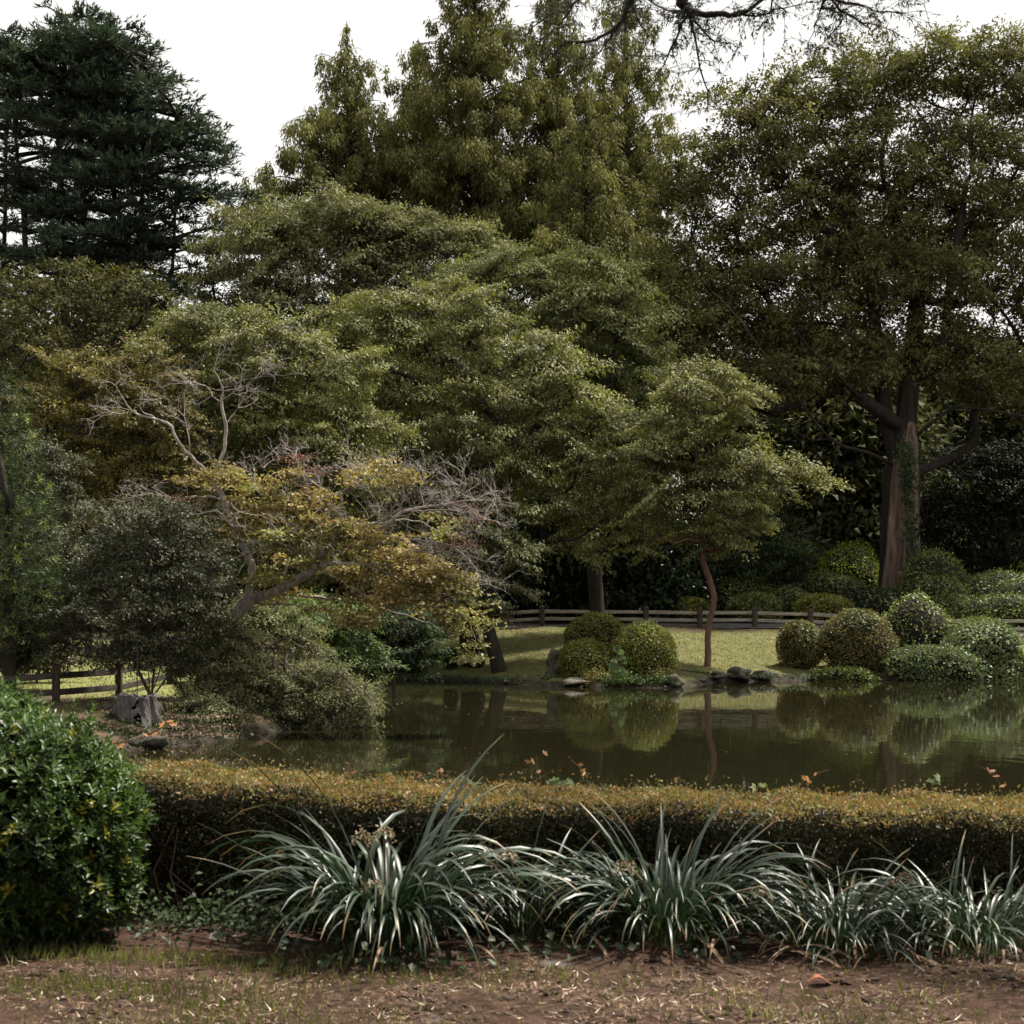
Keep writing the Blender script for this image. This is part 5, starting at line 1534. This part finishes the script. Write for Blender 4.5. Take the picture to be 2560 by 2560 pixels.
sprig('rusty creeper trail with big leaves crossing from the glossy shrub to the shore', [(270, 1862), (330, 1850), (370, 1838), (410, 1815), (420, 1780), (415, 1757)], [(285, 1858), (300, 1862), (362, 1838), (385, 1832), (410, 1812), (425, 1805), (435, 1815)], 8.8, 'orange', .032)

# ------------------------------------------------------------------ glossy shrub at the near left
gd = 9.35
gb_ = np.array([W(60, 0, gd)[0], gd, 0.0])
gr = empty('glossy_shrub', gb_, 'big glossy leaved evergreen shrub in the near corner', 'bush')
s = S(gd)
gE = [(W(10, 2060, gd), np.array([250 / s, 0.62, 300 / s])), (W(20, 1890, gd + .1), np.array([95 / s, 0.42, 120 / s])), (W(155, 2100, gd - .05), np.array([165 / s, 0.5, 205 / s])), (W(40, 2200, gd - .1), np.array([270 / s, 0.5, 140 / s])),
      (W(-120, 2050, gd), np.array([260 / s, 0.6, 320 / s])), (W(240, 2060, gd), np.array([105 / s, 0.4, 110 / s])), (W(240, 2150, gd), np.array([85 / s, 0.42, 130 / s])), (W(110, 1960, gd), np.array([100 / s, 0.4, 90 / s]))]
core_tb = []
V_all, F_all, off = [], [], 0
for (c, r) in gE:
    V = ICO_V * lump(ICO_V, int(r[0] * 1000), 0.02)[:, None] * r * 0.76 + c
    V[:, 2] = np.maximum(V[:, 2], 0.02)
    V_all.append(V); F_all.append(ICO_F + off); off += len(V)
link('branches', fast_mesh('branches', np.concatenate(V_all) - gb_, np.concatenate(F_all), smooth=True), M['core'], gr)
# shoots on the outside of the union
CU, CD = [], []
for k, (c, r) in enumerate(gE):
    u = unit(int(2200 * r[0] * r[2] / .3))
    u = u[u[:, 1] < 0.5]
    P = c + u * r * lump(u, 40 + k, 0.10)[:, None] * (1 + rng.normal(0, 0.07, len(u)) + np.where((u[:, 2] > .3) & (rng.random(len(u)) < .16), .24 * rng.random(len(u)), 0))[:, None]
    ok = P[:, 2] > 0.05
    for q, (c2, r2) in enumerate(gE):
        if q != k: ok &= (((P - c2) / r2) ** 2).sum(1) > 0.70
    CU.append(P[ok]); CD.append(norm(u[ok] / r))
C = np.concatenate(CU); D = np.concatenate(CD)
nl = 8
ix = np.repeat(np.arange(len(C)), nl)
ax = norm(D * 0.6 + np.array([0, 0, 0.75]) + unit(len(C)) * 0.3)
e1 = norm(np.cross(ax, unit(len(C)))); e2 = np.cross(ax, e1)
kk = np.tile(np.arange(nl), len(C))
ph = kk * 2.4 + rng.random(len(C))[ix] * 6.28
opn = 0.45 + 0.9 * (1 - kk / nl) + rng.normal(0, .15, len(ix))
A = ax[ix] * np.cos(opn)[:, None] + (e1[ix] * np.cos(ph)[:, None] + e2[ix] * np.sin(ph)[:, None]) * np.sin(opn)[:, None]
Nn = ax[ix] * np.sin(opn)[:, None] - (e1[ix] * np.cos(ph)[:, None] + e2[ix] * np.sin(ph)[:, None]) * np.cos(opn)[:, None] + unit(len(ix)) * .15
P = C[ix] + ax[ix] * (kk * 0.008)[:, None]
Ls = rng.uniform(0.045, 0.075, len(ix)) * (0.75 + 0.3 * (1 - kk / nl))
young = (rng.random(len(C)) < .025)[ix]
tnt = np.where(young, .98, rng.random(len(ix)) * .9)
# the 300 leaves that show largest: on the sunny front and top, single objects; the rest one part
scr = np.where((P[:, 0] > W(0, 0, gd)[0]) & (P[:, 1] < gd + .05) & (P[:, 2] > 0.55), Ls * (0.5 + np.clip(D[ix][:, 2], 0, 1)) * (1.2 - np.clip(-Nn[:, 1], 0, 1) * -.4), 0)
ordr = np.argsort(-scr)
sel, rest = ordr[:300], ordr[300:]
LV = Leaves(); LV.add(P[rest], A[rest], Nn[rest], Ls[rest], Ls[rest] * .42, tnt[rest])
tag(link('foliage', LV.mesh('foliage', gb_, fold=.22), M['glossy'], gr), kind='stuff')


def leaf_proto(t):
    prof = [(0, .06), (.18, .62), (.42, 1.0), (.7, .78), (.9, .3), (1.0, 0.0)]
    V, FA = [], []
    for (a, w) in prof:
        z = -0.12 * a * a
        V += [(a, w * .21, z + .06 * w), (a, 0, z), (a, -w * .21, z + .06 * w)]
    for i in range(len(prof) - 1):
        b = i * 3
        FA += [[b, b + 1, b + 4, b + 3], [b + 1, b + 2, b + 5, b + 4]]
    return fast_mesh('leaf', np.array(V), np.array(FA), np.full(len(FA), t), smooth=True)


protos = [leaf_proto(t) for t in (.1, .3, .45, .6, .75, .85, .98)]
for pm in protos: pm.materials.append(M['glossy'])
An_, B_ = norm(A), None
for q in sel:
    a = norm(A[q]); nn_ = Nn[q] - a * (Nn[q] @ a); nn_ = norm(nn_); b = np.cross(nn_, a)
    mt = Matrix(((a[0], b[0], nn_[0], P[q][0] - gb_[0]), (a[1], b[1], nn_[1], P[q][1] - gb_[1]), (a[2], b[2], nn_[2], P[q][2] - gb_[2]), (0, 0, 0, 1)))
    o = bpy.data.objects.new('leaf', protos[6] if tnt[q] > .95 else protos[int(rng.integers(0, 6))])
    col.objects.link(o); o.parent = gr
    o.matrix_local = mt @ Matrix.Scale(float(Ls[q]) * 1.08, 4)

# ------------------------------------------------------------------ strap leaved clumps
def strap_proto(th0, bend, Ln, w, tw):
    n = 11
    V, FA, al = [], [], []
    x = z = 0.0
    th = th0
    for i in range(n):
        t = i / (n - 1)
        ww = w * min(1, (0.55 + 1.2 * t) if t < .4 else 1.0) * (1 - max(0, (t - .55) / .45) ** 1.8 * .93)
        cx, cz = -math.sin(th), math.cos(th)
        roll = tw * t
        yo = ww / 2
        V += [(x + cx * .25 * ww * (1 - .5 * t), yo * math.cos(roll), z + cz * .25 * ww * (1 - .5 * t) + yo * math.sin(roll)), (x, 0, z),
              (x + cx * .25 * ww * (1 - .5 * t), -yo * math.cos(roll), z + cz * .25 * ww * (1 - .5 * t) - yo * math.sin(roll))]
        al += [t, t, t]
        st = Ln / (n - 1)
        x += math.cos(th) * st; z += math.sin(th) * st
        th = th0 - bend * ((i + 1) / (n - 1)) ** 1.45
    for i in range(n - 1):
        b = i * 3
        FA += [[b, b + 1, b + 4, b + 3], [b + 1, b + 2, b + 5, b + 4]]
    me = fast_mesh('leaf', np.array(V), np.array(FA), smooth=True)
    a = me.attributes.new('along', 'FLOAT', 'POINT')
    a.data.foreach_set('value', np.array(al, dtype=np.float32))
    me.materials.append(M['strap'])
    return me


SP = []
for k in range(36):
    th0 = rng.uniform(0.85, 1.5)
    SP.append((th0, strap_proto(th0, th0 - rng.uniform(-1.5, -0.75) if rng.random() < .86 else th0 - rng.uniform(-.2, .6), 1.0, rng.uniform(0.020, 0.031), rng.normal() * .5)))


def strap_clump(label, px, d, nleaf, reach, spread, lean=0.0, tall=(), heads=()):
    x = (px - 1280) / F * d
    b = np.array([x, d, gz(x, d)])
    root = empty('strap_leaf_plant', b, label, 'plant', 'strap leaved plants in front of the hedge')
    for k in range(nleaf):
        az = rng.random() * 6.283
        r = spread * rng.random() ** .6
        th0, me = SP[rng.integers(0, len(SP))]
        o = bpy.data.objects.new('leaf', me)
        col.objects.link(o); o.parent = root
        px0, py0 = r * math.cos(az), r * .6 * math.sin(az)
        o.location = (px0, py0, 0.01)
        o.rotation_euler = (0, rng.normal() * .10, az + rng.normal() * .5)
        sc_ = reach * rng.uniform(.62, 1.1)
        sc_ *= 1 - 0.34 * max(0.0, -math.sin(o.rotation_euler.z)) - 0.2 * max(0.0, math.sin(o.rotation_euler.z))
        o.scale = (sc_, sc_ * rng.uniform(.8, 1.1) ** .5, sc_)
    for (az, sc_, t0) in tall:
        me = strap_proto(t0, 0.35, 1.0, .036, .3)
        o = bpy.data.objects.new('leaf', me); col.objects.link(o); o.parent = root
        o.rotation_euler = (0, 0, az); o.scale = (sc_,) * 3
    for (hx_, hy_) in heads:
        hdp = d - .35
        hp = W(hx_, hy_, hdp) - b
        tb = Tubes(); tb.add([(0, 0, 0), hp * .5 + np.array([0, 0, .12]), hp + np.array([0, 0, .02]), hp + np.array([.05, 0, 0])], [.008, .007, .006, .004], 5)
        st = link('flower_stalk', tb.mesh('flower_stalk'), M['stem_tan'], root)
        LV = Leaves()
        n = 75
        t = rng.random(n)
        Pq = hp + np.stack([(t - .5) * .13, rng.normal(0, .012, n), -.05 * (t - .5) ** 2 * 4 + rng.normal(0, .016, n)], -1)
        LV.add(Pq, unit(n) + np.array([0, -.2, -.5]), unit(n), .028, .012, rng.random(n))
        tag(link('dry_flower_head', LV.mesh('dry_flower_head'), M['petal'], st), kind='stuff')
    return root


strap_clump('largest strap leaved clump, silvery arching leaves and dry flower heads', 965, 9.15, 299, 1.42, .30, tall=((0.3, 1.2, 1.2), (-.2, 1.05, 1.35)), heads=((905, 2085), (935, 2205), (960, 2075)))
strap_clump('narrow strap leaved clump squeezed beside the largest one, with one upright leaf', 1310, 9.3, 120, .92, .18, tall=((0.1, 1.0, 1.5), (0.3, .85, 1.05)), heads=((1270, 2135),))
strap_clump('strap leaved clump in the middle, seed heads on both sides', 1665, 9.2, 280, 1.14, .32, tall=((.2, .95, 1.3), (.05, 1.05, .95)), heads=((1560, 2160), (1900, 2225)))
strap_clump('low spreading strap leaved clump with brown withered leaves at its foot', 2110, 9.1, 270, .86, .38, tall=((.4, .72, 1.0),), heads=((2260, 2190),))
strap_clump('strap leaved clump running out of the picture at the border', 2430, 9.1, 270, .90, .40)
# withered leaves at the foot of the clumps
wm_ = strap_proto(.5, .9, 1, .05, .8)
wm_.materials.clear()
M['withered'] = surf_mat('withered', (0.16, 0.10, 0.06), (0.34, 0.25, 0.17), 4, .8, .2)
wm_.materials.append(M['withered'])
strap_roots = [o for o in bpy.data.objects if o.name.startswith('strap_leaf_plant')]
for k in range(34):
    r = strap_roots[[0, 2, 3, 3, 3, 4][rng.integers(0, 6)]]
    o = bpy.data.objects.new('withered_leaf', wm_); col.objects.link(o); o.parent = r
    o.location = (rng.normal() * .3, -.15 + rng.normal() * .1, .08)
    o.rotation_euler = (rng.normal() * .3, .35 + rng.normal() * .15, -1.57 + rng.normal() * .9)
    o.scale = (rng.uniform(.28, .5),) * 3
# curled brown leaf
V, FA, tn = [], [], []
for i in range(7):
    for j in range(4):
        t, u = i / 6, j / 3 - .5
        w = .05 * math.sin(math.pi * min(.98, t + .02)) ** .7
        V.append(((t - .5) * .13, u * w * 1.6, .02 + .5 * abs(u) * w + .02 * math.sin(t * 5)))
for i in range(6):
    for j in range(3): FA.append([i * 4 + j, i * 4 + j + 1, i * 4 + j + 5, i * 4 + j + 4])
M['rust'] = surf_mat('rust', (0.16, 0.05, 0.02), (0.30, 0.11, 0.05), 20, .7, .3)
bl = W(2053, 2425, 8.3)
o = link('curled_leaf', fast_mesh('curled_leaf', np.array(V), np.array(FA), smooth=True), M['rust'], None, (bl[0], 8.3, gz(bl[0], 8.3)))
tag(o, 'curled rust brown leaf lying under the low spreading clump', 'leaf')

# heart-leaved weeds beneath the clumps and along the hedge foot, partly as painted shade
def weeds(name, label, spots, n, mat, L, hgt, ratio):
    LV = Leaves()
    for (px, d, sx) in spots:
        x0 = (px - 1280) / F * d
        P = np.stack([x0 + rng.normal(0, sx, n), d + rng.normal(0, .1, n), np.abs(rng.normal(0, hgt, n)) + .015], -1)
        P[:, 2] += gz_arr(P[:, 0], P[:, 1])
        Ls = L * rng.uniform(.5, 1.3, n)
        LV.add(P, unit(n) * .8 + np.array([0, -.6, -.15]), unit(n) * .4 + np.array([0, -.45, .8]), Ls, Ls * ratio, rng.random(n) * .95)
    return tag(link(name, LV.mesh(name), M[mat]), label, None, None, 'stuff')


weeds('low_weeds_or_shade_strip', 'dark heart leaved weeds under the strap leaved clumps', [(980, 8.7, .22), (1090, 8.7, .18), (830, 8.75, .2), (1300, 8.9, .2), (1500, 8.9, .2), (1760, 8.85, .2), (700, 9.0, .25), (2250, 8.8, .3)], 36, 'weed', .055, .08, .8)
weeds('low_weeds_or_shade_strip', 'dark leaf strip painting the shade along the hedge foot', [(420 + 95 * k, 9.55, .16) for k in range(24)], 150, 'understory', .05, .10, .6)  # dark leaves put in for the shade under the hedge
weeds('low_weeds_or_shade_strip', 'leafy weeds climbing at the hedge foot near the glossy shrub', [(620, 9.3, .12), (690, 9.35, .14), (480, 9.3, .2), (330, 9.2, .2), (560, 9.2, .2)], 50, 'weed', .045, .14, .6)

# ------------------------------------------------------------------ near ground: straw litter, clods and grass
n = 32000
y = rng.uniform(6.6, 9.0, n)
x = rng.uniform(-1, 1, n) * (y * 0.36 + .2)
bias = np.sin(x * 2.3 + y * 3.1) + np.sin(x * 5.1 - y * 4.3) + rng.normal(0, .8, n)
ok = (bias > -1.3) & ((y < 8.5) | (rng.random(n) < .35))
x, y = x[ok], y[ok]
n = len(x)
P = np.stack([x, y, gz_arr(x, y) + np.abs(rng.normal(0, .008, n)) + .003], -1)
A = np.stack([rng.normal(0, 1, n), rng.normal(0, .7, n), rng.normal(.05, .22, n)], -1)
Ls = rng.uniform(.02, .075, n)
LV = Leaves()
LV.add(P, A, unit(n) * .3 + np.array([0, 0, 1]), Ls, np.minimum(Ls * .12, .006) + .0018, np.where(rng.random(n) < .05, .98, rng.random(n) ** 1.4 * .95))
tag(link('straw_litter', LV.mesh('straw_litter', tri=True), M['straw']), 'dry straw and mulch scattered over bare earth', None, None, 'stuff')
# small clods
CV, CF = ico(1, 1.0)
n = 900
y = rng.uniform(6.7, 8.7, n); x = rng.uniform(-1, 1, n) * (y * .36 + .1)
rr = rng.uniform(.006, .022, n) * np.where(rng.random(n) < .12, 1.7, 1)
V = (CV[None] * (1 + .3 * rng.standard_normal((n, len(CV), 1))) * rr[:, None, None] * np.array([1.3, 1, .6]) + np.stack([x, y, gz_arr(x, y)], -1)[:, None]).reshape(-1, 3)
FA = (CF[None] + (np.arange(n) * len(CV))[:, None, None]).reshape(-1, 3)
M['clod'] = surf_mat('clod', (0.022, 0.015, 0.012), (0.075, 0.05, 0.038), 12, .95, .6)
tag(link('soil_clods', fast_mesh('soil_clods', V, FA), M['clod']), 'dark crumbs of soil on the near ground', None, None, 'stuff')
# grass tufts
gp = []
for (px, d, sx, sy, k) in [(300, 8.0, .45, .13, 520), (120, 8.1, .3, .1, 150), (560, 7.75, .25, .12, 220), (400, 8.75, .6, .15, 420), (150, 8.8, .5, .12, 420), (700, 8.7, .3, .2, 220), (1250, 8.35, .3, .12, 200), (900, 8.25, .3, .12, 160), (1100, 7.6, 1.0, .4, 120), (1900, 8.0, .6, .3, 160),
                           (2150, 7.75, .5, .2, 110), (2400, 8.2, .4, .2, 90), (1620, 8.2, .5, .2, 80), (520, 7.3, .5, .2, 420), (800, 7.4, .5, .2, 200), (2000, 7.4, .4, .15, 160)]:
    x = (px - 1280) / F * d + rng.normal(0, sx, k); y = d + rng.normal(0, sy, k)
    gp.append(np.stack([x, y], -1))
gp = np.concatenate(gp)
n = len(gp)
P = np.stack([gp[:, 0], gp[:, 1], gz_arr(gp[:, 0], gp[:, 1])], -1)
Ls = rng.uniform(.03, .10, n)
LV = Leaves()
LV.add(P, unit(n) * .55 + np.array([0, 0, 1.0]), unit(n) * .5 + np.array([0, -1, .3]), Ls, .005 + .003 * rng.random(n), rng.random(n) * .95)
tag(link('grass', LV.mesh('grass'), M['grass']), 'sparse green grass blades on the near ground', None, None, 'stuff')
# far lawn: fallen leaves
n = 900
y = rng.uniform(49.5, 61.5, n); x = rng.uniform(-5, 13, n)
sdv = pond_sd(x, y)
ok = sdv > .6
x, y = x[ok], y[ok]; n = len(x)
P = np.stack([x, y, gz_arr(x, y) + .02], -1)
LV = Leaves(); LV.add(P, unit(n), unit(n) * .5 + np.array([0, -.5, 1]), rng.uniform(.05, .11, n), .06, rng.random(n))
tag(link('fallen_leaves', LV.mesh('fallen_leaves'), M['fallen']), 'fallen orange leaves dotted over the far lawn', None, None, 'stuff')
# short lawn blades on the far bank and the peninsula
n = 42000
y = np.concatenate([rng.uniform(48, 61.8, 30000), rng.uniform(27.5, 44, 12000)]); x = np.concatenate([rng.uniform(-5, 16, 30000), rng.uniform(-14, -3.8, 12000)])
ok = (pond_sd(x, y) > .3) & ~((y > 20) & (y < 45) & (x > -8.2) & (rng.random(n) < .6))
x, y = x[ok], y[ok]; n = len(x)
P = np.stack([x, y, gz_arr(x, y) - .01], -1)
LV = Leaves(); LV.add(P, unit(n) * .7 + np.array([0, 0, .8]), unit(n) * .6 + np.array([0, -.6, .6]), rng.uniform(.05, .11, n), .02, rng.random(n) * .8)
M['lawn_blade'] = EL('lawn_blades', (0.075, 0.086, 0.026), (0.175, 0.172, 0.060), trans=.25, scale=.8)
tag(link('lawn_grass', LV.mesh('lawn_grass', tri=True), M['lawn_blade']), 'short worn grass on the far bank', None, None, 'stuff')
# floating leaves on the pond
n = 46
y = rng.uniform(26, 47, n); x = rng.uniform(-3, 11, n)
ok = pond_sd(x, y) < -.5
x, y = x[ok], y[ok]; n = len(x)
LV = Leaves(); LV.add(np.stack([x, y, np.full(n, WZ + .006)], -1), unit(n) * np.array([1, 1, 0]), np.tile([0, 0, 1.0], (n, 1)), .07, .04, rng.random(n))
tag(link('floating_leaves', LV.mesh('floating_leaves', fold=0.05), M['fallen']), 'a few fallen leaves floating on the pond', None, None, 'stuff')

# ------------------------------------------------------------------ the tree whose branch hangs into the top of the picture
od = 13.5
ob = np.array([7.5, 7.0, 0.0])
orr = empty('shade_tree', ob, 'tree out of view whose thin dark branches hang into the top of the picture, with an added unseen canopy', 'tree')
tb, LV = Tubes(), Leaves()
src = W(2050, -900, od)
sk = Skel(60000)
sk.path([ob, np.array([7.4, 7.2, 3.5]), np.array([6.8, 8.5, 6.2]), np.array([5.2, 11, 8.6]), src], step=.3)
limb = [
    [(2050, -900), (1900, -500), (1720, -40), (1720, 22)], [(1720, 22), (1664, 25), (1620, 0), (1560, -40)], [(1720, 24), (1767, 38), (1846, 34), (1898, 5), (1960, -30)], [(1720, 24), (1755, 74), (1784, 102), (1846, 120)],
    [(1720, 28), (1698, 80), (1670, 137), (1653, 171), (1640, 190)], [(1722, 28), (1750, 170), (1772, 267)], [(1900, -500), (1650, -120), (1573, 6), (1545, 63), (1488, 100), (1414, 105), (1360, 150), (1340, 175)], [(1545, 63), (1500, 130), (1430, 160)],
    [(1650, -120), (1480, -30), (1431, 11), (1357, 51), (1317, 85), (1303, 100)], [(1573, 6), (1600, 60), (1620, 90), (1600, 140)], [(1431, 11), (1400, 60), (1340, 110)],
    [(1900, -500), (2000, -150), (2080, -6), (2114, 34), (2177, 60), (2234, 77)], [(2057, 5), (2035, 80), (2020, 108)], [(2108, 40), (2074, 91), (2046, 125)], [(2080, -6), (2140, 10), (2200, 30), (2270, 35)], [(2000, -150), (2150, -60), (2260, -10), (2310, 10)],
    [(1930, 0), (1930, 40), (1928, 60)], [(1846, 34), (1890, 40), (1960, 20), (2010, 10)]]
ends_ = []
for li, lm in enumerate(limb):
    pts = [W(a, b, od + .15 * math.sin(li * 2.1)) for a, b in lm]
    j = sk.nearest(pts[0], 0.0)
    e = sk.path(pts, j, step=.08, jit=.12)
    ends_.append((li, j, e))
nb0 = sk.n
# drooping twigs with narrow leaves
for i in range(60, nb0):
    p_ = sk.P[i]
    pyy = YH - (p_[2] - HC) * S(p_[1])
    if pyy < -120: continue
    for rep_ in range(1 + int(rng.random() < .9) + int(rng.random() < .6)):
        dv = norm(unit(1)[0] * np.array([1, .8, .55]) + np.array([0, 0, -.15]))
        ln = rng.uniform(.10, .42)
        q = p_ + dv * ln * .5 + rng.standard_normal(3) * .015; q2 = p_ + dv * ln + np.array([0, 0, -.03])
        tb.add([p_, q, q2], [.0035, .0025, .0012], 3)
        k = rng.integers(6, 18)
        t = rng.random(k)
        LV.add(p_ + (q2 - p_) * t[:, None], unit(k) * .6 + dv * .5 + np.array([0, 0, -.35]), unit(k), rng.uniform(.035, .075, k), rng.uniform(.008, .015, k), rng.random(k) * .9)
sk.tubes(.13, .004, power=.62, tb=tb)
n = 26000
C = np.stack([rng.uniform(-15, 15, 260), rng.uniform(-20, 2.0, 260), rng.uniform(6.0, 15, 260)], -1)  # unseen canopy and low foliage behind the camera, added to shade the foreground
C = np.concatenate([C, np.stack([rng.uniform(-17, 17, 160), rng.uniform(-20, -13, 160), rng.uniform(0.5, 8, 160)], -1)])
ci = rng.integers(0, len(C), n)
P = C[ci] + rng.standard_normal((n, 3)) * np.array([1.1, 1.1, .6])
CL = Leaves(); Ls = rng.uniform(.35, .7, n)
CL.add(P, unit(n), unit(n) * .7 + np.array([0, 0, .6]), Ls, Ls * .55, rng.random(n) * .9)
link('crown', CL.mesh('crown', ob, tri=True), M['hang_leaf'], orr)
link('branch', tb.mesh('branch', ob), M['bark_dark'], orr)
link('leaves', LV.mesh('leaves', ob), M['hang_leaf'], orr)
